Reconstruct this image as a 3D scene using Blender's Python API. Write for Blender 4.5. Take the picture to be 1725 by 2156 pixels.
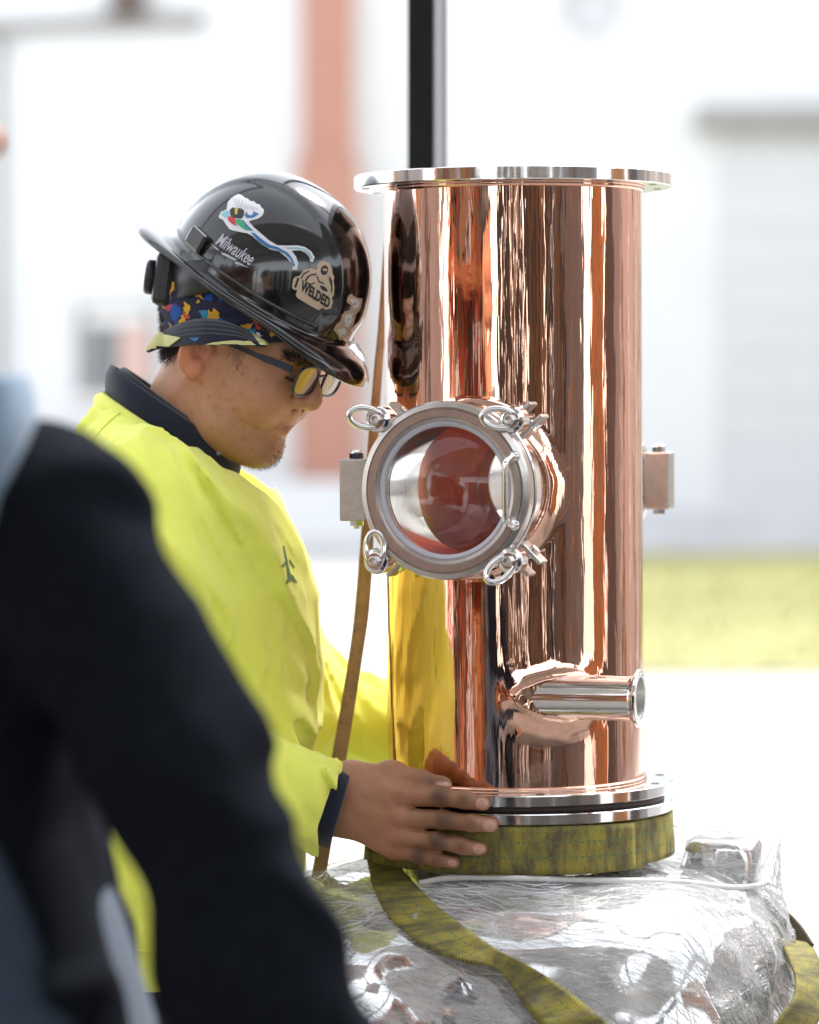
import bpy, bmesh, math, random
import numpy as np
from mathutils import Vector, Matrix, geometry
from mathutils.bvhtree import BVHTree
R = math.radians
for o in list(bpy.data.objects): bpy.data.objects.remove(o)
SC = bpy.context.scene
COL = SC.collection
random.seed(7); RNG = np.random.default_rng(7)

# ------------------------------------------------------------------ camera, sky, sun, exposure
CAM_LOC = Vector((0, -4.3, 1.5)); PITCH = R(1.9); FPX = 7162.0      # focal length in units of a 1725 x 2156 picture
cam_d = bpy.data.cameras.new('camera'); cam = bpy.data.objects.new('camera', cam_d); COL.objects.link(cam)
cam.location = CAM_LOC; cam.rotation_euler = (R(90) - PITCH, 0, 0)
cam_d.sensor_fit = 'VERTICAL'; cam_d.sensor_height = 36; cam_d.lens = FPX * 36 / 2156
cam_d.clip_start = 0.05; cam_d.clip_end = 1000
cam_d.dof.use_dof = True; cam_d.dof.focus_distance = 4.13; cam_d.dof.aperture_fstop = 2.7
SC.camera = cam
W = bpy.data.worlds.new('World'); SC.world = W; W.use_nodes = True
nt = W.node_tree; nt.nodes.clear()
n_out = nt.nodes.new('ShaderNodeOutputWorld'); n_bg = nt.nodes.new('ShaderNodeBackground')
n_sky = nt.nodes.new('ShaderNodeTexSky'); n_sky.sky_type = 'NISHITA'; n_sky.sun_disc = False
n_sky.sun_elevation = R(56); n_sky.sun_rotation = R(41); n_sky.air_density = 1.0; n_sky.dust_density = 0.6
n_hs = nt.nodes.new('ShaderNodeHueSaturation'); n_hs.inputs['Saturation'].default_value = 0.22
nt.links.new(n_sky.outputs[0], n_hs.inputs['Color']); nt.links.new(n_hs.outputs[0], n_bg.inputs['Color'])
n_bg.inputs['Strength'].default_value = 0.15
nt.links.new(n_bg.outputs[0], n_out.inputs['Surface'])
sun_d = bpy.data.lights.new('sun', 'SUN'); sun_d.energy = 1.3; sun_d.angle = R(14); sun_d.color = (1, 0.965, 0.91)
sun = bpy.data.objects.new('sun', sun_d); COL.objects.link(sun)
sun.rotation_euler = Vector((-.36, -.42, -.83)).to_track_quat('-Z', 'Y').to_euler()
SC.view_settings.view_transform = 'Standard'; SC.view_settings.look = 'None'
SC.view_settings.exposure = 1.98; SC.view_settings.gamma = 1; SC.view_settings.use_curve_mapping = False
SC.cycles.use_denoising = True
SC.cycles.max_bounces = 10; SC.cycles.glossy_bounces = 8; SC.cycles.transparent_max_bounces = 24
SC.cycles.caustics_reflective = True; SC.cycles.sample_clamp_indirect = 6

# ------------------------------------------------------------------ helpers
def P(px, py, y):
    """point at world depth y seen at (px, py) of the 1725-wide picture"""
    f = Vector((0, math.cos(PITCH), -math.sin(PITCH))); u = Vector((0, math.sin(PITCH), math.cos(PITCH)))
    d = f + Vector((1, 0, 0)) * ((px - 862.5) / FPX) + u * ((1078 - py) / FPX)
    return CAM_LOC + d * ((y - CAM_LOC.y) / d.y)
def C1(cx, cy): return 276 + cx * .32, 345 + cy * .32            # zoomed views of the photograph -> picture units
def C3(cx, cy): return 621 + cx * .48, 1345.5 + cy * .48
def C4(cx, cy): return 676.2 + cx * .608, 1656 + cy * .608
def CH(cx, cy): return (560 + cx * .33043) * .69, (560 + cy * .33043) * .69
def CB(cx, cy): return (440 + cx * .32464) * .69, (850 + cy * .32464) * .69
def tag(o, label, cat, group=None, kind=None):
    if label: o['label'] = label
    if cat: o['category'] = cat
    if group: o['group'] = group
    if kind: o['kind'] = kind
    return o
def structure(o): o['kind'] = 'structure'; return o
def empty(name, loc=(0, 0, 0), rot=(0, 0, 0), parent=None):
    o = bpy.data.objects.new(name, None); COL.objects.link(o); o.location = loc; o.rotation_euler = rot
    o.empty_display_size = .05
    if parent: o.parent = parent
    return o
def link(name, me, mat=None, parent=None, world=False, smooth=None):
    o = bpy.data.objects.new(name, me); COL.objects.link(o)
    if mat is not None and not me.materials: me.materials.append(mat)
    if parent is not None:
        o.parent = parent
        if world: o.matrix_parent_inverse = wm(parent).inverted()
    if smooth is not None: shade(me, smooth)
    return o
def wm(o):
    m = Matrix.LocRotScale(o.location, o.rotation_euler, o.scale)
    return (wm(o.parent) @ o.matrix_parent_inverse @ m) if o.parent else m
def shade(me, smooth=True):
    me.polygons.foreach_set('use_smooth', np.full(len(me.polygons), smooth)); me.update()
def mesh_np(name, V, F):
    me = bpy.data.meshes.new(name); V = np.asarray(V, np.float32); F = np.asarray(F, np.int32); k = F.shape[1]
    me.vertices.add(len(V)); me.vertices.foreach_set('co', V.ravel())
    me.loops.add(F.size); me.loops.foreach_set('vertex_index', F.ravel())
    me.polygons.add(len(F)); me.polygons.foreach_set('loop_start', np.arange(0, F.size, k, dtype=np.int32))
    me.update(calc_edges=True); me.validate(); return me
class MB:
    """collects shapes into one mesh"""
    def __init__(s): s.v = []; s.f = []; s.sm = []
    def add(s, V, F, smooth=False):
        b = len(s.v); s.v += [tuple(v) for v in V]; s.f += [tuple(b + i for i in f) for f in F]; s.sm += [smooth] * len(F); return s
    def box(s, lo, hi, M=None):
        x0, y0, z0 = lo; x1, y1, z1 = hi
        V = [Vector(c) for c in ((x0,y0,z0),(x1,y0,z0),(x1,y1,z0),(x0,y1,z0),(x0,y0,z1),(x1,y0,z1),(x1,y1,z1),(x0,y1,z1))]
        if M: V = [M @ v for v in V]
        return s.add(V, [(0,3,2,1),(4,5,6,7),(0,1,5,4),(1,2,6,5),(2,3,7,6),(3,0,4,7)])
    def lathe(s, prof, n=96, M=None, closed=False, smooth=True, a0=0, a1=2*math.pi):
        """prof: list of (r, h); axis = local z"""
        full = abs(a1 - a0 - 2*math.pi) < 1e-6; m = n if full else n + 1
        V = []; F = []
        for i in range(m):
            a = a0 + (a1 - a0) * i / n; c, q = math.cos(a), math.sin(a)
            for r, h in prof:
                v = Vector((r*c, r*q, h)); V.append(M @ v if M else v)
        k = len(prof); L = k if closed else k - 1
        for i in range(n):
            j = (i + 1) % m
            for t in range(L):
                t2 = (t + 1) % k
                F.append((i*k+t, j*k+t, j*k+t2, i*k+t2))
        return s.add(V, F, smooth)
    def tube(s, pts, r, n=10, closed=False, caps=True):
        pts = [Vector(p) for p in pts]; m = len(pts); V = []; F = []; prev = None
        rs = r if isinstance(r, (list, tuple)) else [r] * m
        for i, p in enumerate(pts):
            a = pts[(i-1) % m] if (closed or i > 0) else p; b = pts[(i+1) % m] if (closed or i < m-1) else p
            t = (b - a).normalized()
            if prev is None:
                ref = Vector((0,0,1)) if abs(t.z) < .9 else Vector((1,0,0)); nn = t.cross(ref).normalized()
            else:
                nn = (prev - t * prev.dot(t)).normalized()
            prev = nn; bb = t.cross(nn)
            for q in range(n):
                an = 2*math.pi*q/n; V.append(p + (nn*math.cos(an) + bb*math.sin(an)) * rs[i])
        for i in range(m if closed else m-1):
            j = (i+1) % m
            for q in range(n):
                q2 = (q+1) % n; F.append((i*n+q, i*n+q2, j*n+q2, j*n+q))
        if caps and not closed:
            F.append(tuple(reversed(range(n)))); F.append(tuple((m-1)*n+q for q in range(n)))
        return s.add(V, F, True)
    def prism(s, pts2, z0, z1, M=None):
        n = len(pts2); V = [Vector((x, y, z)) for z in (z0, z1) for x, y in pts2]
        if M: V = [M @ v for v in V]
        return s.add(V, [tuple(reversed(range(n))), tuple(range(n, 2*n))] + [(i, (i+1) % n, n+(i+1) % n, n+i) for i in range(n)])
    def hexbolt(s, c, ax, r, h, M=None):
        ax = Vector(ax).normalized(); Q = ax.to_track_quat('Z', 'Y').to_matrix().to_4x4(); Q.translation = Vector(c)
        if M: Q = M @ Q
        return s.prism([(r*math.cos(R(60*i+15)), r*math.sin(R(60*i+15))) for i in range(6)], 0, h, Q)
    def build(s, name, mat, parent=None, world=False, bevel=0, fix=True):
        me = bpy.data.meshes.new(name); me.from_pydata(s.v, [], s.f)
        me.polygons.foreach_set('use_smooth', s.sm); me.update()
        if fix:
            bm = bmesh.new(); bm.from_mesh(me); bmesh.ops.recalc_face_normals(bm, faces=bm.faces); bm.to_mesh(me); bm.free()
        o = link(name, me, mat, parent, world)
        if bevel:
            m = o.modifiers.new('bevel', 'BEVEL'); m.width = bevel; m.segments = 2; m.limit_method = 'ANGLE'; m.angle_limit = R(35)
        return o
def sharp(o, deg=32):
    """keep edges steeper than deg crisp on a smooth mesh"""
    bm = bmesh.new(); bm.from_mesh(o.data)
    for e in bm.edges:
        if len(e.link_faces) == 2 and e.calc_face_angle(0) > R(deg): e.smooth = False
    bm.to_mesh(o.data); bm.free(); return o
def interp(t, xs, ys): return np.interp(t, xs, ys)
def smooth_path(pts, n):
    """Catmull-Rom through pts (tuples of any length), n samples"""
    A = np.array(pts, float); A = np.vstack([2*A[0]-A[1], A, 2*A[-1]-A[-2]]); m = len(pts) - 1; out = []
    for i in range(n):
        t = i / (n-1) * m; k = min(int(t), m-1); f = t - k; p0, p1, p2, p3 = A[k:k+4]
        out.append(.5*((2*p1)+(-p0+p2)*f+(2*p0-5*p1+4*p2-p3)*f*f+(-p0+3*p1-3*p2+p3)*f**3))
    return np.array(out)

# ---- distance-field modelling
_tab = np.random.default_rng(3).random((32, 32, 32)).astype(np.float32)
def vnoise(x, y, z):
    xi, yi, zi = np.floor(x), np.floor(y), np.floor(z)
    fx, fy, fz = x-xi, y-yi, z-zi
    fx = fx*fx*(3-2*fx); fy = fy*fy*(3-2*fy); fz = fz*fz*(3-2*fz)
    xi = xi.astype(np.int32) & 31; yi = yi.astype(np.int32) & 31; zi = zi.astype(np.int32) & 31
    x1 = (xi+1) & 31; y1 = (yi+1) & 31; z1 = (zi+1) & 31
    def l(a, b, t): return a + (b-a)*t
    return l(l(l(_tab[xi,yi,zi], _tab[x1,yi,zi], fx), l(_tab[xi,y1,zi], _tab[x1,y1,zi], fx), fy),
             l(l(_tab[xi,yi,z1], _tab[x1,yi,z1], fx), l(_tab[xi,y1,z1], _tab[x1,y1,z1], fx), fy), fz) * 2 - 1
def capsule(p, a, b, ra, rb=None):
    rb = ra if rb is None else rb; a = np.array(a, np.float32); b = np.array(b, np.float32); d = b - a
    x, y, z = p[0]-a[0], p[1]-a[1], p[2]-a[2]
    t = np.clip((x*d[0]+y*d[1]+z*d[2]) / max(float(d@d), 1e-12), 0, 1)
    return np.sqrt((x-t*d[0])**2 + (y-t*d[1])**2 + (z-t*d[2])**2) - (ra + (rb-ra)*t)
def chain(p, pts, rs, k=.01):
    d = None
    for i in range(len(pts)-1):
        c = capsule(p, pts[i], pts[i+1], rs[i], rs[i+1]); d = c if d is None else smin(d, c, k)
    return d
def ell(p, c, r, M=None):
    x, y, z = p[0]-c[0], p[1]-c[1], p[2]-c[2]
    if M is not None:
        A = np.array(M.transposed(), np.float32)
        x, y, z = A[0,0]*x+A[0,1]*y+A[0,2]*z, A[1,0]*x+A[1,1]*y+A[1,2]*z, A[2,0]*x+A[2,1]*y+A[2,2]*z
    k0 = np.sqrt((x/r[0])**2+(y/r[1])**2+(z/r[2])**2); k1 = np.sqrt((x/r[0]**2)**2+(y/r[1]**2)**2+(z/r[2]**2)**2)
    return k0*(k0-1)/np.maximum(k1, 1e-6)
def smin(a, b, k):
    h = np.clip(.5+.5*(b-a)/k, 0, 1); return b + (a-b)*h - k*h*(1-h)
def smax(a, b, k): return -smin(-a, -b, k)
def loft(p, zs, cx, a, cy, b, e=2.0):
    """stack of ellipses along z"""
    z = p[2]; CX = np.interp(z, zs, cx); A = np.interp(z, zs, a); CY = np.interp(z, zs, cy); B = np.interp(z, zs, b)
    k = (np.abs((p[0]-CX)/A)**e + np.abs((p[1]-CY)/B)**e)**(1/e)
    d = (k-1)*np.minimum(A, B)
    return np.maximum(d, np.maximum(zs[0]-z, z-zs[-1]))
def nets(name, f, lo, hi, h):
    """naive surface nets of f(p) < 0"""
    ax = [np.arange(lo[i], hi[i]+h, h, dtype=np.float32) for i in range(3)]
    p = np.meshgrid(*ax, indexing='ij'); v = f(p).astype(np.float32)
    s = v < 0; n = [len(a) for a in ax]
    cs = [s[i:n[0]-1+i, j:n[1]-1+j, k:n[2]-1+k] for i in (0,1) for j in (0,1) for k in (0,1)]
    cnt = sum(c.astype(np.int8) for c in cs); act = (cnt > 0) & (cnt < 8)
    idx = -np.ones(act.shape, np.int64); ii = np.argwhere(act); idx[act] = np.arange(len(ii))
    acc = np.zeros((len(ii), 3)); num = np.zeros(len(ii))
    corners = [(i,j,k) for i in (0,1) for j in (0,1) for k in (0,1)]
    for a in corners:
        for d in range(3):
            if a[d] == 0:
                b = list(a); b[d] = 1
                va = v[ii[:,0]+a[0], ii[:,1]+a[1], ii[:,2]+a[2]]; vb = v[ii[:,0]+b[0], ii[:,1]+b[1], ii[:,2]+b[2]]
                m = (va < 0) != (vb < 0); t = np.where(m, va/np.where(m, va-vb, 1), 0)
                q = np.array(a, float)[None].repeat(len(ii), 0); q[:, d] = t
                acc += q*m[:, None]; num += m
    V = (ii + acc/num[:, None])*h + np.array(lo)
    F = []
    for d in range(3):
        e1, e2 = (d+1) % 3, (d+2) % 3
        A = np.moveaxis(s, d, 0)
        ch = A[:-1] != A[1:]
        ch = np.moveaxis(ch, 0, d)
        w = np.argwhere(ch); ok = (w[:, e1] > 0) & (w[:, e2] > 0) & (w[:, e1] < n[e1]-1) & (w[:, e2] < n[e2]-1); w = w[ok]
        def g(o1, o2):
            q = w.copy(); q[:, e1] -= o1; q[:, e2] -= o2; return idx[q[:,0], q[:,1], q[:,2]]
        quad = np.stack([g(1,1), g(0,1), g(0,0), g(1,0)], 1)
        flip = ~s[w[:,0], w[:,1], w[:,2]]
        quad[flip] = quad[flip][:, ::-1]
        F.append(quad)
    me = mesh_np(name, V, np.concatenate(F)); shade(me, True); return me
def coords(me):
    a = np.empty(len(me.vertices)*3, np.float32); me.vertices.foreach_get('co', a); return a.reshape(-1, 3)
def normals(me):
    a = np.empty(len(me.vertices)*3, np.float32); me.vertices.foreach_get('normal', a); return a.reshape(-1, 3)
def set_tint(me, rgb):
    at = me.color_attributes.new('tint', 'FLOAT_COLOR', 'POINT')
    c = np.ones((len(rgb), 4), np.float32); c[:, :3] = rgb; at.data.foreach_set('color', c.ravel())
def bvh_of(*objs):
    V = []; F = []
    for o in objs:
        m = wm(o); b = len(V); V += [m @ v.co for v in o.data.vertices]; F += [tuple(b+i for i in q.vertices) for q in o.data.polygons]
    return BVHTree.FromPolygons(V, F)
def shoot(bvh, px, py, off=0.0):
    """where the sight line through a picture point meets a surface; lifted off along its normal"""
    d = (P(px, py, 0) - CAM_LOC).normalized(); h, n, i, t = bvh.ray_cast(CAM_LOC, d)
    if h is None: return None
    if n.dot(d) > 0: n = -n
    return h + n*off

# ------------------------------------------------------------------ materials
def mat(name, col=(.5,.5,.5), rough=.5, metal=0., noise=0., nscale=20., bump=0., bscale=200., spec=.5, stretch=None, coat=0., coord='Object', sheen=0., sub=0.):
    m = bpy.data.materials.new(name); m.use_nodes = True; t = m.node_tree; b = t.nodes['Principled BSDF']
    b.inputs['Base Color'].default_value = (*col, 1); b.inputs['Roughness'].default_value = rough; b.inputs['Metallic'].default_value = metal
    b.inputs['Specular IOR Level'].default_value = spec; b.inputs['Coat Weight'].default_value = coat; b.inputs['Coat Roughness'].default_value = .05
    b.inputs['Sheen Weight'].default_value = sheen
    if sub: b.inputs['Subsurface Weight'].default_value = sub; b.inputs['Subsurface Radius'].default_value = (.012,.005,.003); b.inputs['Subsurface Scale'].default_value = 1
    tc = t.nodes.new('ShaderNodeTexCoord'); src = tc.outputs[coord]
    if stretch:
        mp = t.nodes.new('ShaderNodeMapping'); mp.inputs['Scale'].default_value = stretch; t.links.new(src, mp.inputs['Vector']); src = mp.outputs[0]
    if noise:
        nz = t.nodes.new('ShaderNodeTexNoise'); nz.inputs['Scale'].default_value = nscale; nz.inputs['Detail'].default_value = 6; nz.inputs['Roughness'].default_value = .65
        t.links.new(src, nz.inputs['Vector'])
        mx = t.nodes.new('ShaderNodeMix'); mx.data_type = 'RGBA'
        mx.inputs[6].default_value = (*[c*(1-noise) for c in col], 1); mx.inputs[7].default_value = (*[min(1, c*(1+noise)) for c in col], 1)
        rp = t.nodes.new('ShaderNodeMapRange'); rp.inputs[1].default_value = .3; rp.inputs[2].default_value = .7
        t.links.new(nz.outputs[0], rp.inputs[0]); t.links.new(rp.outputs[0], mx.inputs[0]); t.links.new(mx.outputs[2], b.inputs['Base Color'])
    if bump:
        n2 = t.nodes.new('ShaderNodeTexNoise'); n2.inputs['Scale'].default_value = bscale; n2.inputs['Detail'].default_value = 3
        bp = t.nodes.new('ShaderNodeBump'); bp.inputs['Strength'].default_value = bump; bp.inputs['Distance'].default_value = .002
        t.links.new(src, n2.inputs['Vector']); t.links.new(n2.outputs[0], bp.inputs['Height']); t.links.new(bp.outputs[0], b.inputs['Normal'])
    return m
def nodes_of(m): return m.node_tree, m.node_tree.nodes['Principled BSDF']
M = {}
M['concrete'] = mat('pale_concrete', (.52,.51,.49), .85, noise=.12, nscale=3, bump=.3, bscale=60)
M['floor'] = mat('workshop_floor', (.20,.19,.18), .55, noise=.2, nscale=2, bump=.2, bscale=30)
M['lawn'] = mat('dry_lawn', (.43,.42,.205), .95, noise=.28, nscale=.35)
M['white_wall'] = mat('white_painted_wall', (.68,.69,.70), .8, noise=.04, nscale=1.5, bump=.2, bscale=15)
M['grey_trim'] = mat('grey_trim', (.30,.29,.28), .7, noise=.1, nscale=5)
M['foundation'] = mat('grey_foundation', (.55,.55,.57), .85, noise=.1, nscale=3)
M['door_white'] = mat('white_shutter', (.58,.59,.61), .6, noise=.03, nscale=2)
M['brick'] = mat('red_brick', (.44,.215,.16), .9, noise=.25, nscale=9, bump=.5, bscale=120)
M['mortar'] = mat('mortar', (.55,.42,.36), .95, noise=.1, nscale=30)
M['dark_glass'] = mat('dark_window_glass', (.06,.07,.08), .08)
M['black_paint'] = mat('black_powder_coat', (.007,.009,.0085), .5, noise=.2, nscale=30, bump=.1, bscale=900, spec=.15)
M['grey_paint'] = mat('grey_painted_steel', (.50,.50,.56), .4, noise=.1, nscale=8)
M['panel_grey'] = mat('grey_sheet_cladding', (.25,.22,.22), .6, noise=.12, nscale=2)
M['dark_panel'] = mat('dark_cladding', (.09,.064,.056), .6, noise=.2, nscale=3)
M['red_paint'] = mat('red_rack_paint', (.55,.05,.02), .45, noise=.15, nscale=6)
M['orange_paint'] = mat('orange_paint', (.50,.19,.06), .5, noise=.15, nscale=6)
M['timber'] = mat('sawn_timber', (.34,.20,.11), .8, noise=.25, nscale=4, stretch=(6,6,.6))
M['carton'] = mat('brown_cardboard', (.24,.15,.085), .85, noise=.12, nscale=6)
M['white_paint'] = mat('white_paint', (.75,.74,.72), .6, noise=.05, nscale=3)

# ------------------------------------------------------------------ the setting
def sheet(name, x0, x1, y0, y1, z, m):
    o = MB().add([(x0,y0,z),(x1,y0,z),(x1,y1,z),(x0,y1,z)], [(0,1,2,3)]).build(name, m, fix=False); return structure(o)
sheet('ground', -200, 200, -200, 200, -.008, M['concrete'])
sheet('workshop_floor', -5.9, 6.2, -9.4, .95, 0, M['floor'])
sheet('lawn', .75, 40, 14.2, 28.2, .012, M['lawn'])
def grass():
    n = 26000; x = RNG.uniform(.75, 9, n); y = RNG.uniform(14.2, 28.2, n); h = RNG.uniform(.03, .09, n); a = RNG.uniform(0, 6.28, n); w = .008
    V = np.zeros((n, 3, 3)); V[:,0] = np.stack([x-np.cos(a)*w, y-np.sin(a)*w, np.full(n,.012)],1); V[:,1] = np.stack([x+np.cos(a)*w, y+np.sin(a)*w, np.full(n,.012)],1)
    V[:,2] = np.stack([x+np.sin(a)*h*.5, y+np.cos(a)*h*.5, h+.012],1)
    o = link('grass', mesh_np('grass', V.reshape(-1,3), np.arange(n*3).reshape(-1,3)), M['lawn'])
    tag(o, 'short yellow green grass growing on the lawn beyond the pavement', 'grass', kind='stuff')
grass()

# ---- white building across the lawn
YB = 31.0; bld = empty('white_building', (0, YB, 0)); tag(bld, 'overexposed white building with a brick chimney across the lawn', 'building')
def bx(name, px0, py0, px1, py1, y0, y1, m, parent=bld, bevel=0):
    """box whose front face (depth y0) covers a picture rectangle"""
    a = P(px0, py1, y0); b = P(px1, py0, y0)
    return MB().box((a.x, y0, a.z), (b.x, y1, b.z)).build(name, m, parent, True, bevel)
MB().box((-16, YB, 0), (14, YB+7, 9)).build('wall', M['white_wall'], bld, True)
MB().box((-16, YB-.06, 0), (14, YB, .38)).build('foundation', M['foundation'], bld, True)
MB().box((-16.3, YB-.5, 9), (14.3, YB+7.4, 9.25)).build('roof', M['grey_trim'], bld, True)
# stepped brick chimney against the wall, brick by brick
chim = MB().box((P(634,0,YB-.42).x+.012, YB-.42+.012, 0), (P(746,0,YB-.42).x-.012, YB, 9.6)).build('chimney', M['mortar'], bld, True)
cl, cr = P(634,0,YB-.42).x, P(746,0,YB-.42).x
lo_l, lo_r = P(620,0,YB-.42).x, P(758,0,YB-.42).x
MB().box((lo_l+.012, YB-.50+.012, .012), (lo_r-.012, YB, P(690,335,YB-.5).z)).build('chimney_base', M['mortar'], chim, True)
bh = .075; zsw = P(690, 330, YB-.5).z; brick_cache = {}
def brick(x0, x1, z, yf):
    key = round(x1-x0, 3)
    if key not in brick_cache:
        b = MB().box((0, 0, 0), (x1-x0-.012, .1, bh-.012)); me = bpy.data.meshes.new('brick'); me.from_pydata(b.v, [], b.f); me.materials.append(M['brick']); brick_cache[key] = me
    o = link('brick', brick_cache[key], None, chim, True); o.location = (x0+.006, yf+random.uniform(-.004,.004), z)
z = 0.0; row = 0
while z < 6.15:
    big = z < zsw; l, r_ = (lo_l, lo_r) if big else (cl, cr); yf = YB-.50 if big else YB-.42; w = r_-l
    cuts = [0, .333, .667, 1] if row % 2 == 0 else [0, .167, .5, .833, 1]
    for a, b in zip(cuts[:-1], cuts[1:]): brick(l+w*a, l+w*b, z, yf)
    z += bh; row += 1
MB().box((-16, YB-.95, 0), (P(850,0,YB-.9).x, YB-.75, P(700,1012,YB-.95).z)).build('low_wall', M['white_wall'], bld, True)
# left window, garage door on the right, small fittings
win = bx('window', 160, 640, 330, 832, YB-.05, YB+.02, M['grey_trim'])
bx('pane', 185, 690, 248, 815, YB-.062, YB-.051, mat('grey_window_glass', (.16,.17,.18), .15), win); bx('pane', 256, 690, 312, 815, YB-.062, YB-.051, mat('faded_red_blind', (.62,.42,.36), .8), win)
bx('pane', 185, 655, 312, 682, YB-.062, YB-.051, M['white_paint'], win)
bx('sill', 150, 833, 340, 850, YB-.16, YB-.003, M['white_paint'], win)
gd = bx('garage_door', 1512, 292, 1990, 1125, YB-.03, YB-.003, M['door_white'])
for i in range(9): bx('door_slat', 1518, 300+i*91, 1984, 300+i*91+87, YB-.05, YB-.031, M['door_white'], gd)
MB().box((P(1470,0,YB-.3).x, YB-.34, P(0,270,YB-.3).z), (P(2040,0,YB-.3).x, YB-.003, P(0,222,YB-.3).z)).build('lintel', M['grey_trim'], bld, True)
bx('wall_lamp', 232, -30, 305, 34, YB-.25, YB-.003, M['dark_panel'])
# sloping tube modelled for eave shade, with a downpipe at the frame's edge
g = MB(); a = P(-200, 62, YB-.12); b = P(430, 40, YB-.12); g.tube([a, b], .07, 8); g.tube([P(-3, 60, YB-.12), P(-3, 1140, YB-.12)], .05, 8)
g.build('eave_shade_downpipe', M['grey_trim'], bld, True)
MB().lathe([(.01,0),(.33,0),(.33,.06),(.28,.06),(.28,.02),(.01,.02)], 32, Matrix.Translation(P(1245, 10, YB-.003)) @ Matrix.Rotation(R(90), 4, 'X')).build('round_vent', M['foundation'], bld, True)
MB().box((-14, YB-2.35, 0), (14, YB-2.1, .14)).build('kerb', M['foundation'])
structure(bpy.data.objects['kerb'])

# ---- the open workshop bay the photograph is taken from (shades the subject, mirrored in the copper)
shop = empty('workshop', (0, -4.3, 0)); tag(shop, 'open fronted workshop bay with flat roof around the work area', 'building')
def sb(name, lo, hi, m, parent=shop): return MB().box(lo, hi).build(name, m, parent, True)
sb('roof', (-6.2, -9.6, 4.3), (6.5, -2.0, 4.5), M['white_paint'])
sb('header_beam', (-6.1, .68, 4.05), (6.4, .84, 4.3), M['grey_paint'])
for x in (-5.66, 6.05): sb('side_beam', (x-.08, -1.99, 4.05), (x+.08, .67, 4.3), M['grey_paint'])
for i in range(4): sb('roof_beam', (-6.1, -8.6+i*2.2, 4.05), (6.4, -8.45+i*2.2, 4.298), M['grey_paint'])
# left side: grey cladding panels
for i, (a, b) in enumerate(((-2.25,-1.6),(-1.58,-.98),(-.97,-.62),(-.61,.05),(.06,.55))): sb('wall_panel', (-5.72, a, .02), (-5.6, b, 2.7), M[['panel_grey','panel_grey','dark_panel','panel_grey','carton'][i]])
# rear: dark sliding doors, then boarding with open joints, then grey corner
for i in range(4): sb('sliding_door', (-2.05+i*.75, -9.3, .02), (-1.36+i*.75, -9.2, 2.9), M['dark_panel'] if i != 2 else M['carton'])
for i, (a, b, c) in enumerate(((.95,1.22,'carton'),(1.42,2.0,'dark_panel'),(2.01,2.5,'carton'),(2.51,2.9,'dark_panel'),(2.91,3.5,'carton'),(3.51,3.9,'dark_panel'),(3.91,4.45,'timber'),(4.62,5.1,'dark_panel'))): sb('board', (a, -9.3, .02), (b, -9.24, 2.75), M[c])
sb('wall_panel', (5.3, -9.3, .02), (6.0, -9.2, 2.9), M['dark_panel'])
for i, (a, b) in enumerate(((-9.1,-7.5),(-7.48,-6.5),(-6.48,-6.1),(-6.08,-4.9),(-4.82,-4.55),(-4.53,-3.3))): sb('wall_panel', (6.0, a, .02), (6.12, b, 2.9), M[['panel_grey','carton','dark_panel','panel_grey','timber','panel_grey'][i]])
for x, y in ((5.2,-9.25),(6.05,-3.72),(-5.66,-2.35),(-5.66,.7),(6.05,.7),(-4.7,-9.25),(6.05,-1.72),(-5.66,-5.6),(-5.66,-9.2)):
    sb('post', (x-.09, y-.09, 0), (x+.09, y+.09, 4.05), M['grey_trim'])
# unseen red rack with cartons, added to give the copper red and brown stripes
rack = empty('added_rack', (-4.6, -4.6, 0)); tag(rack, 'red steel storage rack added behind the view for its reflection in the copper', 'rack')
for i in range(5):
    t = i/4; x = -5.35+t*2.4; y = -3.15-t*2.45
    for dx in (0, .5): MB().box((x+dx-.04, y-.04, 0), (x+dx+.04, y+.04, 3)).build('upright', M['red_paint'], rack, True)
for k in range(7): MB().box((-1.75+k*.5, -.30, .05), (-1.27+k*.5, -.26, 3), Matrix.Translation((-4.15+.25, -4.38, 0)) @ Matrix.Rotation(math.atan2(-2.45, 2.4), 4, 'Z')).build('back_panel', M[['dark_panel','carton','timber','carton','dark_panel','timber','carton'][k]], rack, True)
Q = Matrix.Translation((-4.15+.25, -4.38, 0)) @ Matrix.Rotation(math.atan2(-2.45, 2.4), 4, 'Z')
for k in range(4): MB().box((-1.75, -.22, .3+k*.75), (1.75, .22, .36+k*.75), Q).build('shelf', M['orange_paint'], rack, True)
BOXC = [('brown cardboard','carton'),('black','dark_panel'),('tan','timber'),('white','white_paint'),('orange','orange_paint')]; bk = 0
for k in range(4):
    for j in range(8):
        if random.random() < .12: continue
        w = random.uniform(.14,.20); h = random.uniform(.3,.6); c = -1.52+j*.435
        o = MB().box((c-w, -.2, .36+k*.75), (c+w, .2, .36+k*.75+h), Q).build('added_box', M[BOXC[bk % 5][1]])
        tag(o, BOXC[bk % 5][0]+' storage box on the red rack, added for its reflection in the copper', 'box', BOXC[bk % 5][0]+' boxes on the red rack'); bk += 1
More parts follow.
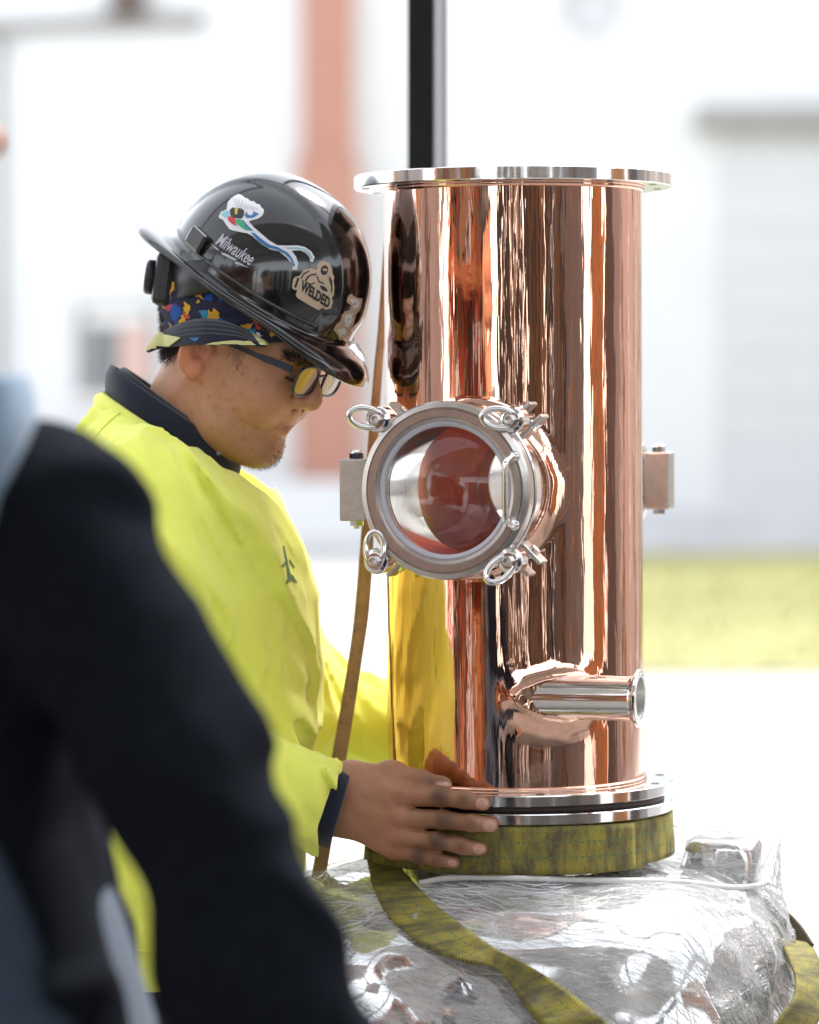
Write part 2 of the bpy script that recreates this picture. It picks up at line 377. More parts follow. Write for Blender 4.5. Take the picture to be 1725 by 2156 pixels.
# unseen timber stack and dark cabinet, added for stripes mirrored in the copper
ts = empty('added_timber', (4.6, -.6, 0)); tag(ts, 'stack of sawn orange timber on edge, added by the right opening for its stripe in the copper', 'timber stack')
for i in range(6): MB().box((4.4, -1.5+i*.19, .02), (4.75, -1.5+i*.19+.17, 2.7+.1*(i % 2)), None).build('plank', M['orange_paint'] if i % 3 else M['timber'], ts, True)
cab = empty('cabinet', (5.3, .75, 0)); tag(cab, 'tall dark steel cabinet added at the right edge of the workshop for its stripe in the copper', 'cabinet')
MB().box((5.0, -.25, .02), (5.6, 1.5, 2.7)).build('carcass', M['dark_panel'], cab, True)
for i in range(2): MB().box((4.975, -.23+i*.87, .06), (4.997, .62+i*.87, 2.66)).build('door', M['panel_grey'] if i else M['dark_panel'], cab, True)

sidb = empty('added_side_building', (9.5, 14, 0)); tag(sidb, 'long pale rendered building added out of view on the right for its tone in the copper', 'building')  # unseen building, added so the copper's right edge mirrors a pinkish tone
MB().box((9.5, 3.2, 0), (15, 27, 5.5)).build('wall', mat('pinkish_render', (.50,.42,.38), .85, noise=.06), sidb, True)
MB().box((9.2, 2.9, 5.5), (15.3, 27.3, 5.7)).build('roof', M['grey_trim'], sidb, True)
for i in range(9): MB().box((9.40, 3.6+i*2.6, 0), (9.499, 3.95+i*2.6, 5.4)).build('pilaster', M['white_paint'] if i % 2 else M['carton'], sidb, True)
# ---- black post right behind the column
pa, pb = P(859, 100, .72), P(913, 100, .72); pc = P(941, 100, .76)
post = empty('door_post', ((pa.x+pb.x)/2, .74, 0)); tag(post, 'tall black steel post with a channel coloured as its daylit side behind the copper column', 'post')
MB().box((pa.x, .72, 0), (pb.x, .80, 4.3)).build('post_core', M['black_paint'], post, True, .002)
MB().box((pb.x+.0005, .735, 0), (pc.x-.007, .79, 4.3)).build('channel', mat('daylit_channel', (.62,.62,.70), .35), post, True, .001)  # pale colour stands in for daylight on the post's right side
MB().box((pc.x-.0065, .75, 0), (pc.x, .785, 4.3)).build('channel_lip', M['grey_trim'], post, True, .001)

# ------------------------------------------------------------------ metals, glass, webbing
def copper_material(name, base, rough, amp):
    m = bpy.data.materials.new(name); m.use_nodes = True; t, b = nodes_of(m)
    b.inputs['Metallic'].default_value = 1; b.inputs['Roughness'].default_value = rough
    tc = t.nodes.new('ShaderNodeTexCoord')
    def layer(sc, scale, det):
        mp = t.nodes.new('ShaderNodeMapping'); mp.inputs['Scale'].default_value = sc; t.links.new(tc.outputs['Object'], mp.inputs['Vector'])
        nz = t.nodes.new('ShaderNodeTexNoise'); nz.inputs['Scale'].default_value = scale; nz.inputs['Detail'].default_value = det; t.links.new(mp.outputs[0], nz.inputs['Vector']); return nz
    prev = None
    for sc, s, d, dist in (((1,1,.10), 34, 2, amp), ((1,1,.06), 150, 2, amp*.20), ((1,1,1.0), 30, 3, amp*.10)):
        nz = layer(sc, s, d); bp = t.nodes.new('ShaderNodeBump'); bp.inputs['Strength'].default_value = 1; bp.inputs['Distance'].default_value = dist
        t.links.new(nz.outputs[0], bp.inputs['Height'])
        if prev: t.links.new(prev.outputs[0], bp.inputs['Normal'])
        prev = bp
    t.links.new(prev.outputs[0], b.inputs['Normal'])
    nz = layer((1,1,.15), 30, 4); mx = t.nodes.new('ShaderNodeMix'); mx.data_type = 'RGBA'
    mx.inputs[6].default_value = (*[c*.93 for c in base], 1); mx.inputs[7].default_value = (*[min(1,c*1.05) for c in base], 1)
    t.links.new(nz.outputs[0], mx.inputs[0]); t.links.new(mx.outputs[2], b.inputs['Base Color'])
    return m
M['copper'] = copper_material('polished_copper', (.86,.54,.415), .035, .0009)
M['copper_in'] = mat('dull_inner_copper', (.70,.27,.12), .28, 1.0, noise=.15, nscale=14, bump=.15, bscale=40)
M['steel'] = mat('polished_stainless', (.78,.77,.75), .10, 1.0, noise=.05, nscale=30, bump=.02, bscale=90)
M['steel_brush'] = mat('brushed_stainless', (.54,.52,.49), .27, 1.0, noise=.12, nscale=60, bump=.05, bscale=500)
M['steel_cast'] = mat('satin_stainless', (.50,.47,.44), .36, 1.0, noise=.12, nscale=80, bump=.25, bscale=900)
M['rubber'] = mat('black_gasket', (.012,.011,.011), .6)
M['gasket_brown'] = mat('dark_brown_gasket', (.05,.03,.025), .5)
def glass_material(name, tint=(1,1,1), fac=.07, rough=0.0, dust=.03):
    m = bpy.data.materials.new(name); m.use_nodes = True; t = m.node_tree; t.nodes.clear()
    out = t.nodes.new('ShaderNodeOutputMaterial'); tr = t.nodes.new('ShaderNodeBsdfTransparent'); tr.inputs[0].default_value = (*tint, 1)
    gl = t.nodes.new('ShaderNodeBsdfGlossy'); gl.inputs['Roughness'].default_value = rough
    lw = t.nodes.new('ShaderNodeLayerWeight'); lw.inputs[0].default_value = .5; pw = t.nodes.new('ShaderNodeMath'); pw.operation = 'POWER'; pw.inputs[1].default_value = 3.5; t.links.new(lw.outputs['Facing'], pw.inputs[0])
    fr = t.nodes.new('ShaderNodeMapRange'); fr.inputs[3].default_value = fac*.7; fr.inputs[4].default_value = .85; t.links.new(pw.outputs[0], fr.inputs[0])
    m1 = t.nodes.new('ShaderNodeMixShader'); t.links.new(fr.outputs[0], m1.inputs[0]); t.links.new(tr.outputs[0], m1.inputs[1]); t.links.new(gl.outputs[0], m1.inputs[2])
    df = t.nodes.new('ShaderNodeBsdfDiffuse'); df.inputs[0].default_value = (.8,.78,.74,1)
    nz = t.nodes.new('ShaderNodeTexNoise'); nz.inputs['Scale'].default_value = 160; nz.inputs['Detail'].default_value = 8
    tc = t.nodes.new('ShaderNodeTexCoord'); t.links.new(tc.outputs['Object'], nz.inputs['Vector'])
    rp = t.nodes.new('ShaderNodeMapRange'); rp.inputs[1].default_value = .5; rp.inputs[2].default_value = .85; rp.inputs[3].default_value = dust*.4; rp.inputs[4].default_value = dust*6
    t.links.new(nz.outputs[0], rp.inputs[0])
    m2 = t.nodes.new('ShaderNodeMixShader'); t.links.new(rp.outputs[0], m2.inputs[0]); t.links.new(m1.outputs[0], m2.inputs[1]); t.links.new(df.outputs[0], m2.inputs[2])
    t.links.new(m2.outputs[0], out.inputs[0]); return m
M['glass'] = glass_material('sight_glass', dust=.014)

# ------------------------------------------------------------------ the copper column
COLX = (1087-862.5)/FPX*4.3; Z0 = 1.006; RC = .1625
column = empty('copper_column', (COLX, 0, Z0), (0, R(-.38), 0))
tag(column, 'polished copper still column with round sight glass and side pipe, standing on the wrapped vessel', 'still column')
PH = .0139; ZT = 1.765-Z0                      # flange thickness, underside of the top flange
PA = R(20.4); D1 = Vector((-math.sin(PA), -math.cos(PA), 0)); U1 = Vector((-D1.y, D1.x, 0)); ZP = P(935, 1032, -.245).z - Z0; RH = .093
PIPE_O = Vector((.057, -.1527, P(1336, 1472, -.177).z - Z0)); PIPE_D = Vector((.961, -.276, 0)).normalized()
def make_shell():
    nt_, nz_ = 460, 340; th = np.linspace(0, 2*np.pi, nt_, endpoint=False); zz = np.linspace(PH-.002, ZT+.002, nz_)
    T, Z = np.meshgrid(th, zz, indexing='ij'); X = RC*np.cos(T); Y = RC*np.sin(T)
    cut = np.zeros(T.shape, bool)
    inner = [X*(RC-.003)/RC, Y*(RC-.003)/RC, Z.copy()]
    nX, nY, nZ = X.copy(), Y.copy(), Z.copy(); f = .020
    for sgn in (1, -1):
        d = np.array(D1[:2])*sgn; u = np.array(U1[:2])*sgn
        side = X*d[0]+Y*d[1]; U = X*u[0]+Y*u[1]; V = Z-ZP; D = np.sqrt(U*U+V*V)+1e-9
        near = (side > 0) & (D < RH+f); q = np.clip(D, RH, RH+f); h = f-np.sqrt(np.maximum(f*f-(RH+f-q)**2, 0))
        lump = 1+.10*np.sin(np.arctan2(V, U)*17)*np.clip((RH+f-D)/f, 0, 1)
        U2 = np.where(D < RH, U/D*RH, U); V2 = np.where(D < RH, V/D*RH, V)
        S2 = np.sqrt(np.maximum(RC**2-U2**2, 0)) + h*.8*lump
        nX = np.where(near, d[0]*S2+u[0]*U2, nX); nY = np.where(near, d[1]*S2+u[1]*U2, nY); nZ = np.where(near, ZP+V2, nZ)
        c = (side > 0) & (D < RH); cut |= c
        Ri = RC-.003; S3 = np.sqrt(np.maximum(Ri**2-U2**2, 0)); U3, V3 = U2, V2
        inner[0] = np.where(near & c, d[0]*S3+u[0]*U3, inner[0]); inner[1] = np.where(near & c, d[1]*S3+u[1]*U3, inner[1]); inner[2] = np.where(near & c, ZP+V3, inner[2])
    # pulled saddle where the oblique side pipe leaves
    w = [X-PIPE_O.x, Y-PIPE_O.y, Z-PIPE_O.z]; t = w[0]*PIPE_D.x+w[1]*PIPE_D.y
    q = np.sqrt((w[0]-t*PIPE_D.x)**2+(w[1]-t*PIPE_D.y)**2+w[2]**2)
    rr = .0275; fw = .036; e = np.clip((rr+fw-q)/fw, 0, 1); win = np.clip((t+.085)/.03, 0, 1)*np.clip((.09-t)/.03, 0, 1)*(Y < .02); win = win*win*(3-2*win)
    h = .0075*(1-np.sqrt(np.maximum(1-e*e, 0)))*win*(1+.16*vnoise(t*70+9, Z*70+9, Y*70+9))
    nX += np.cos(T)*h; nY += np.sin(T)*h
    n = nt_*nz_; idx = np.arange(n).reshape(nt_, nz_)
    a, b = idx, np.roll(idx, -1, 0); F = np.stack([a[:, :-1], b[:, :-1], b[:, 1:], a[:, 1:]], -1).reshape(-1, 4)
    cf = cut.ravel()[F].all(1); F = F[~cf]
    ob = link('shell', mesh_np('shell', np.stack([nX, nY, nZ], -1).reshape(-1, 3), F), M['copper'], column, smooth=True)
    # inner wall and the rim between the two
    link('inner_wall', mesh_np('inner_wall', np.stack(inner, -1).reshape(-1, 3), F[:, ::-1]), M['copper_in'], column, smooth=True)
    return ob
shell = make_shell()
def flange(name, z0, z1, parent, m, ro=.2, ri=.150, holes=True):
    b = MB().lathe([(ri,z0),(ro-.0012,z0),(ro,z0+.0012),(ro,z1-.0012),(ro-.0012,z1),(ri,z1)], 160, closed=True)
    o = sharp(b.build(name, m, parent))
    if holes:
        h = MB()
        for k in range(12):
            a = 2*math.pi*k/12+.13
            for zz in (z1+.0004, z0-.0004): h.lathe([(.0005,zz),(.0055,zz)], 20, Matrix.Translation((.186*math.cos(a), .186*math.sin(a), 0)))
        h.build('bolt_hole', M['rubber'], o, fix=False)
    return o
flange('top_flange', ZT, ZT+.016, column, M['steel'])
flange('bottom_flange', 0, PH, column, M['steel'])
for z, rr in ((PH+.002, .004), (ZT-.002, .004)):
    pts = [(math.cos(a)*RC, math.sin(a)*RC, z) for a in np.linspace(0, 2*math.pi, 120, endpoint=False)]
    MB().tube(pts, rr, 8, closed=True).build('weld_bead', M['copper'], column)

def make_port(sgn):
    d = D1*sgn; u = U1*sgn
    Q = Matrix((( u.x, 0, d.x, 0), (u.y, 0, d.y, 0), (0, 1, 0, ZP), (0, 0, 0, 1)))
    port = empty('sight_port', (0,0,0), parent=column); port.matrix_local = Q
    # tube between column and rings; its inner end follows the column wall
    n = 120; V = []; F = []
    for i in range(n):
        a = 2*math.pi*i/n; c, s = math.cos(a), math.sin(a)
        for r, e in ((.0800, 0), (.0800, 1), (RH-.001, 1), (RH-.001, 0)):
            V.append((r*c, r*s, .2125 if e else math.sqrt((RC-.006)**2-(r*c)**2)))
        j = (i+1) % n
        for k in range(4): F.append((i*4+k, j*4+k, j*4+(k+1) % 4, i*4+(k+1) % 4))
    sharp(MB().add(V, F, True).build('tube', M['steel'], port))
    w = MB().tube([((RH+.001)*math.cos(a), (RH+.001)*math.sin(a), math.sqrt(RC**2-((RH)*math.cos(a))**2)+.0165) for a in np.linspace(0, 2*math.pi, 120, endpoint=False)], .0035, 8, closed=True)
    w.build('weld_bead', M['copper'], port)
    sharp(MB().lathe([(.080,.212),(.104,.212),(.107,.2145),(.107,.2315),(.1055,.2338),(.080,.2338)], 120, closed=True).build('back_ring', M['steel'], port))
    MB().lathe([(.0795,.2342),(.1035,.2342),(.1035,.2397),(.0795,.2397)], 96, closed=True).build('gasket', M['rubber'], port)
    fr = sharp(MB().lathe([(.0785,.240),(.1045,.240),(.107,.2425),(.107,.2575),(.1055,.2602),(.0995,.2614),(.0988,.2596),(.0978,.2596),(.0970,.2616),(.0885,.2620),(.0870,.2595),(.0835,.2588),(.0820,.2565),(.0785,.2560)], 144, closed=True).build('front_ring', M['steel_brush'], port), 20)
    MB().lathe([(.0785,.2556),(.0820,.2560),(.0832,.2586),(.0805,.2578),(.0770,.2566),(.0765,.2550)], 96, closed=True).build('glass_seal', M['grey_paint'], fr)
    MB().lathe([(.0005,.2470),(.0782,.2470),(.0782,.2545),(.0005,.2545)], 72).build('glass', M['glass'], port)
    # D handle
    hb = MB(); ux = .0865; pts = [(ux+.002, -.041, .2595), (ux, -.040, .270), (ux-.002, -.035, .2775), (ux-.003, -.028, .280), (ux-.003, .028, .280), (ux-.002, .035, .2775), (ux, .040, .270), (ux+.002, .041, .2595)]
    hb.tube([tuple(p) for p in smooth_path(pts, 26)], .0038, 12)
    for s in (-1, 1): hb.lathe([(.0001,.2612),(.0068,.2612),(.0060,.2640),(.0001,.2650)], 16, Matrix.Translation((ux+.002, .0405*s, 0)))
    hb.build('handle', M['steel'], port)
    # hinge block with a bolt through it
    hg = MB().box((-.1385, -.0375, .2215), (-.1045, .0375, .2515)).build('hinge', M['steel_cast'], port, bevel=.0018)
    b = MB().tube([(-.1215, -.047, .2365), (-.1215, .047, .2365)], .0035, 10)
    b.hexbolt((-.1215, .0378, .2365), (0,1,0), .0085, .0065); b.lathe([(.0078,0),(.0072,.003),(.004,.004),(.0005,.004)], 16, Matrix.Translation((-.1215, .0443, .2365)) @ Matrix.Rotation(R(-90), 4, 'X'))
    b.hexbolt((-.1215, -.0378, .2365), (0,-1,0), .0088, .0058)
    b.build('hinge_bolt', M['steel'], hg)
    # four swing clamps: fork on the back ring, eye bolt, barrel nut, ring grip
    for (cu, cv, tilt, spin) in (((-.083,.085,78,168) if sgn > 0 else (-.055,.106,78,168)), (.086,.084,72,172), ((-.087,-.085,20,95) if sgn > 0 else (-.055,-.106,20,95)), (.083,-.083,58,222)):
        r = Vector((cu, cv)).length; a = math.atan2(cv, cu); K = Matrix.Translation((cu, cv, 0))
        A = K @ Matrix.Rotation(a, 4, 'Z')
        cb = MB()
        for s in (-1, 1): cb.box((-.020, s*.0105-.0026, .184), (.018, s*.0105+.0026, .212), A)
        clamp = cb.build('clamp', M['steel_cast'], port, bevel=.0012)
        MB().tube([K @ Vector((0,0,.196)), K @ Vector((0,0,.272))], .0052, 12).build('eye_bolt', M['steel'], clamp)
        pin = MB(); pin.tube([A @ Vector((0,-.017,.201)), A @ Vector((0,.017,.201))], .0036, 10)
        pin.hexbolt((0,.0118,.201), (0,1,0), .0066, .006, A); pin.hexbolt((0,-.0118,.201), (0,-1,0), .0066, .005, A); pin.build('pivot_bolt', M['steel'], clamp)
        sharp(MB().lathe([(.0001,.2395),(.0135,.2395),(.0155,.241),(.0158,.262),(.0145,.264),(.0105,.265),(.0098,.2685),(.0001,.2685)], 28, K).build('barrel_nut', M['steel'], clamp))
        sharp(MB().lathe([(.0001,.2745),(.0058,.2755),(.0074,.2735),(.0074,.268)], 6, K).build('bolt_end', M['steel_brush'], clamp, bevel=.0006), 20)
        # elongated ring grip rising from the nut
        g = []; S = K @ Matrix.Translation((0,0,.263)) @ Matrix.Rotation(R(spin+(0 if sgn > 0 else 180)), 4, 'Z') @ Matrix.Rotation(R(90-tilt)*.55, 4, 'Y')
        for q in range(28):
            an = 2*math.pi*q/28; g.append(S @ Vector((.0125+.0170*math.cos(an), .0115*math.sin(an), .009+.010*math.cos(an))))
        MB().tube(g, .0042, 12, closed=True).build('ring_grip', M['steel'], clamp)
    return port
make_port(1); make_port(-1)
# side pipe with clamp ferrule
zq = PIPE_D.to_track_quat('Z', 'Y').to_matrix().to_4x4(); zq.translation = PIPE_O
pipe = sharp(MB().lathe([(.0255,-.045),(.0275,-.055),(.0275,.081),(.0292,.085),(.0348,.0888),(.0356,.0900),(.0356,.0922),(.0348,.0933),(.0305,.0933),(.0302,.0918),(.0288,.0918),(.0285,.0933),(.0255,.0933)], 64, zq, closed=True).build('side_pipe', M['steel'], column), 25)

MB().lathe([(.0250,-.03),(.0250,.0928)], 48, zq).build('bore', mat('satin_bore', (.72,.71,.69), .42, 1.0, noise=.08, nscale=40), pipe)
# ------------------------------------------------------------------ vessel below, stretch film
vessel = empty('steel_vessel', (COLX, 0, .15)); tag(vessel, 'stainless vessel with a flanged neck under clear stretch film, carrying the copper column', 'vessel')
fl = sharp(MB().lathe([(.12,.984),(.1988,.984),(.2,.9852),(.2,.9965),(.1988,.9977),(.12,.9977)], 160, Matrix.Translation((COLX,0,0)), closed=True).build('neck_flange', M['steel'], vessel, True))
MB().lathe([(.11,.9979),(.188,.9979),(.188,1.0058),(.11,1.0058)], 96, Matrix.Translation((COLX,0,0)), closed=True).build('gasket', M['gasket_brown'], vessel, True)
MB().lathe([(.155,.86),(.155,.9838)], 96, Matrix.Translation((COLX,0,0))).build('neck', M['steel'], vessel, True)
VZ = [.20,.55,.70,.75,.80,.85,.868,.888,.903,.918]; VR = [.365,.365,.362,.356,.338,.318,.300,.270,.226,.165]
_pr = smooth_path(list(zip(VZ, VR)), 80); VZ, VR = list(np.maximum.accumulate(_pr[:,0])), list(_pr[:,1])
def vessel_sdf(p, off, nz):
    x, y, z = p[0]-COLX, p[1], p[2]; r = np.sqrt(x*x+y*y)
    d = (r-np.interp(z, VZ, VR)-off)*.75
    d = smax(d, z-.918-off, .02); d = smax(d, .20-z, .01)
    st = smax(np.sqrt((x-.262)**2+y*y)-.050-off*(1.5 if nz else 1), z-.944-off*.5, .008); st = smax(st, .7-z, .01)
    d = smin(d, st, .045 if nz else .012)
    if not nz:
        d = d-.005*vnoise(x*11+8, y*11+8, z*15+8)-.0025*vnoise(x*27+8, y*27+8, z*34+8)
    if nz:
        a = np.arctan2(y, x)
        n1 = vnoise(a*5+z*14+40, z*9+a*2+40, r*4+40); n2 = vnoise(a*16+z*60+80, z*22-a*6+80, r*10+40); n3 = vnoise(x*9+50, y*9+50, z*9+50)
        n4 = vnoise(a*2.2+z*26+60, z*6-a*5+60, r*3+20)
        d = d - .005*n1 - .0022*(1-np.abs(n2)*2) - .006*n3 - .007*np.clip(1-np.abs(n4)*3.2, 0, 1)
    return d
link('body', nets('body', lambda p: vessel_sdf(p, 0, False), (COLX-.40, -.40, .17), (COLX+.40, .40, .98), .009), mat('vessel_stainless', (.72,.72,.71), .07, 1.0, noise=.06, nscale=6, bump=.6, bscale=5), vessel, True)
def film_material():
    m = bpy.data.materials.new('clear_stretch_film'); m.use_nodes = True; t = m.node_tree; t.nodes.clear()
    out = t.nodes.new('ShaderNodeOutputMaterial'); tr = t.nodes.new('ShaderNodeBsdfTransparent')
    b = t.nodes.new('ShaderNodeBsdfPrincipled'); b.inputs['Base Color'].default_value = (.82,.83,.84,1); b.inputs['Roughness'].default_value = .12; b.inputs['Specular IOR Level'].default_value = .9
    tc = t.nodes.new('ShaderNodeTexCoord')
    nz = t.nodes.new('ShaderNodeTexNoise'); nz.inputs['Scale'].default_value = 8; nz.inputs['Detail'].default_value = 7; nz.inputs['Roughness'].default_value = .7; nz.inputs['Distortion'].default_value = 1.5
    mp = t.nodes.new('ShaderNodeMapping'); mp.inputs['Scale'].default_value = (1, 1, 2.2); mp.inputs['Rotation'].default_value = (0, R(28), 0)
    t.links.new(tc.outputs['Object'], mp.inputs['Vector']); t.links.new(mp.outputs[0], nz.inputs['Vector'])
    rp = t.nodes.new('ShaderNodeMapRange'); rp.inputs[1].default_value = .38; rp.inputs[2].default_value = .68; rp.inputs[3].default_value = .12; rp.inputs[4].default_value = .50
    t.links.new(nz.outputs[0], rp.inputs[0])
    wv = t.nodes.new('ShaderNodeTexNoise'); wv.inputs['Scale'].default_value = 60; wv.inputs['Detail'].default_value = 4; wv.inputs['Distortion'].default_value = 2
    mp2 = t.nodes.new('ShaderNodeMapping'); mp2.inputs['Scale'].default_value = (.25, .6, 2.0); mp2.inputs['Rotation'].default_value = (0, R(35), R(20))
    t.links.new(tc.outputs['Object'], mp2.inputs['Vector']); t.links.new(mp2.outputs[0], wv.inputs['Vector'])
    bp = t.nodes.new('ShaderNodeBump'); bp.inputs['Strength'].default_value = 1; bp.inputs['Distance'].default_value = .009; t.links.new(wv.outputs[0], bp.inputs['Height']); t.links.new(bp.outputs[0], b.inputs['Normal'])
    mx = t.nodes.new('ShaderNodeMixShader'); t.links.new(rp.outputs[0], mx.inputs[0]); t.links.new(tr.outputs[0], mx.inputs[1]); t.links.new(b.outputs[0], mx.inputs[2]); t.links.new(mx.outputs[0], out.inputs[0])
    return m
M['film'] = film_material()
M['film_ridge'] = mat('film_wrinkle', (.85,.86,.87), .10, spec=1.0); nodes_of(M['film_ridge'])[1].inputs['Alpha'].default_value = .6
wrap = empty('stretch_wrap', (COLX, 0, .2)); tag(wrap, 'clear crinkled plastic stretch film wrapped around the steel vessel', 'plastic wrap')
film = link('film', nets('film', lambda p: vessel_sdf(p, .013, True), (COLX-.46, -.46, .15), (COLX+.46, .46, 1.02), .0075), M['film'], wrap, True)
film_bvh = bvh_of(film)
def wrinkles():
    V = []; F = []; rs = random.Random(5)
    for q in range(2600):
        a = rs.uniform(-math.pi*1.02, .12*math.pi) if q % 8 else rs.uniform(0, 6.28); z = .915-.22*rs.random()**1.05
        r = float(np.interp(z, VZ, VR))+.012
        p = Vector((COLX+r*math.cos(a), r*math.sin(a), z))
        if q % 9 == 0:
            aa = rs.uniform(-3.6, .6); p = Vector((COLX+.268+.06*math.cos(aa), .06*math.sin(aa), rs.uniform(.80, .95)))
        base = float(vnoise(np.array([a*1.6+9]), np.array([z*7.+3]), np.array([5.5]))[0]); g = base*2.2-.50+rs.gauss(0, .16)
        n = rs.randint(4, 11); step = rs.uniform(.004, .010); w = rs.uniform(.00014, .00036)*(2.2 if q % 23 == 0 else 1); curl = rs.gauss(0, .045); prev = None; ring = []
        for i in range(n):
            h = film_bvh.find_nearest(p)
            if h[0] is None: break
            c, nn = h[0], h[1]; t1 = Vector((-nn.y, nn.x, 0))
            if t1.length < 1e-4: break
            t1.normalize(); t2 = nn.cross(t1); dv = t1*math.cos(g)+t2*math.sin(g); sd = nn.cross(dv); g += curl
            ww = w*math.sin(math.pi*(i+.6)/(n+.2)); ring.append((c-sd*ww-nn*.0004, c+nn*(ww*1.7+.0003), c+sd*ww-nn*.0004)); p = c+dv*step
        if len(ring) < 3: continue
        b = len(V)
        for tri in ring: V += [tuple(t) for t in tri]
        for i in range(len(ring)-1):
            k = b+i*3
            F += [(k,k+3,k+4,k+1), (k+1,k+4,k+5,k+2)]
    o = link('wrinkles', mesh_np('wrinkles', V, F), M['film_ridge'], wrap, True, True); o['kind'] = 'stuff'
wrinkles()
pal = empty('pallet', (COLX, 0, 0)); tag(pal, 'wooden pallet on the floor under the wrapped vessel', 'pallet')
for i in range(7): MB().box((COLX-.5, -.5+i*.15, .135), (COLX+.5, -.5+i*.15+.1, .155)).build('deck_board', M['timber'], pal, True)
for x in (-.5,-.05,.4): MB().box((COLX+x, -.5, .0), (COLX+x+.1, .5, .135)).build('bearer', M['timber'], pal, True)
MB().lathe([(.001,.156),(.34,.156),(.36,.22),(.001,.22)], 64, Matrix.Translation((COLX,0,0))).build('base', M['steel'], vessel, True)

# ------------------------------------------------------------------ webbing
def web_material(name, c1, c2, dirt, line=None, sc=430):
    m = bpy.data.materials.new(name); m.use_nodes = True; t, b = nodes_of(m); b.inputs['Roughness'].default_value = .85
    uv = t.nodes.new('ShaderNodeUVMap'); uv.uv_map = 'UVMap'
    ck = t.nodes.new('ShaderNodeTexChecker'); ck.inputs['Scale'].default_value = sc; ck.inputs['Color1'].default_value = (*c1,1); ck.inputs['Color2'].default_value = (*c2,1)
    mp = t.nodes.new('ShaderNodeMapping'); mp.inputs['Scale'].default_value = (1, .62, 1); t.links.new(uv.outputs[0], mp.inputs['Vector']); t.links.new(mp.outputs[0], ck.inputs['Vector'])
    nz = t.nodes.new('ShaderNodeTexNoise'); nz.inputs['Scale'].default_value = 26; nz.inputs['Detail'].default_value = 6; nz.inputs['Roughness'].default_value = .7
    mp2 = t.nodes.new('ShaderNodeMapping'); mp2.inputs['Scale'].default_value = (1.6, .55, 1); t.links.new(uv.outputs[0], mp2.inputs['Vector']); t.links.new(mp2.outputs[0], nz.inputs['Vector'])
    rp = t.nodes.new('ShaderNodeMapRange'); rp.inputs[1].default_value = .36; rp.inputs[2].default_value = .60; rp.inputs[4].default_value = .9; t.links.new(nz.outputs[0], rp.inputs[0])
    mx = t.nodes.new('ShaderNodeMix'); mx.data_type = 'RGBA'; mx.inputs[7].default_value = (*dirt, 1); t.links.new(rp.outputs[0], mx.inputs[0]); t.links.new(ck.outputs[0], mx.inputs[6])
    last = mx.outputs[2]
    if line:
        sp = t.nodes.new('ShaderNodeSeparateXYZ'); t.links.new(uv.outputs[0], sp.inputs[0])
        for v0, col in line:
            ms = t.nodes.new('ShaderNodeMath'); ms.operation = 'COMPARE'; ms.inputs[1].default_value = v0; ms.inputs[2].default_value = .0011; t.links.new(sp.outputs[1], ms.inputs[0])
            wv = t.nodes.new('ShaderNodeMath'); wv.operation = 'PINGPONG'; wv.inputs[1].default_value = .004; t.links.new(sp.outputs[0], wv.inputs[0])
            gt = t.nodes.new('ShaderNodeMath'); gt.operation = 'GREATER_THAN'; gt.inputs[1].default_value = .0018; t.links.new(wv.outputs[0], gt.inputs[0])
            ml = t.nodes.new('ShaderNodeMath'); ml.operation = 'MULTIPLY'; t.links.new(ms.outputs[0], ml.inputs[0]); t.links.new(gt.outputs[0], ml.inputs[1])
            m2 = t.nodes.new('ShaderNodeMix'); m2.data_type = 'RGBA'; m2.inputs[7].default_value = (*col, 1); t.links.new(ml.outputs[0], m2.inputs[0]); t.links.new(last, m2.inputs[6]); last = m2.outputs[2]
    t.links.new(last, b.inputs['Base Color'])
    bw = t.nodes.new('ShaderNodeRGBToBW'); t.links.new(ck.outputs[0], bw.inputs[0])
    bp = t.nodes.new('ShaderNodeBump'); bp.inputs['Strength'].default_value = .6; bp.inputs['Distance'].default_value = .0015; t.links.new(bw.outputs[0], bp.inputs['Height']); t.links.new(bp.outputs[0], b.inputs['Normal'])
    return m
M['sling'] = web_material('yellow_green_webbing', (.42,.36,.035), (.20,.175,.045), (.075,.062,.04), ((.018,(.09,.15,.07)),(.036,(.09,.15,.07))), 640)
M['sling_back'] = web_material('brown_webbing', (.16,.12,.06), (.10,.08,.045), (.07,.06,.04), None, 420)
M['strap'] = web_material('tan_webbing', (.50,.31,.17), (.40,.24,.13), (.28,.18,.11), ((.010,(.06,.08,.07)),), 520)
def ribbon(name, L, Rr, m, parent, thick=.0035, cols=8, wob=0.0):
    n = len(L); V = []; UV = []; s = 0; acc = []
    for i in range(n):
        if i: s += ((Vector(L[i])+Vector(Rr[i]))/2-(Vector(L[i-1])+Vector(Rr[i-1]))/2).length
        w = (Vector(Rr[i])-Vector(L[i])).length
        for j in range(cols+1):
            t = j/cols; p = Vector(L[i]).lerp(Vector(Rr[i]), t); V.append(p); UV.append((s, t*.055))
    F = [(i*(cols+1)+j, i*(cols+1)+j+1, (i+1)*(cols+1)+j+1, (i+1)*(cols+1)+j) for i in range(n-1) for j in range(cols)]
    me = bpy.data.meshes.new(name); me.from_pydata([tuple(v) for v in V], [], F); uv = me.uv_layers.new(name='UVMap')
    for l in me.loops: uv.data[l.index].uv = UV[l.vertex_index]
    o = link(name, me, m, parent, parent is not None, True)
    sd = o.modifiers.new('thickness', 'SOLIDIFY'); sd.thickness = thick; sd.offset = 0
    return o
sling = empty('lifting_sling', (COLX, 0, .93)); tag(sling, 'dirty yellow green webbing lifting sling wound under the column flange and hanging over the film', 'sling')
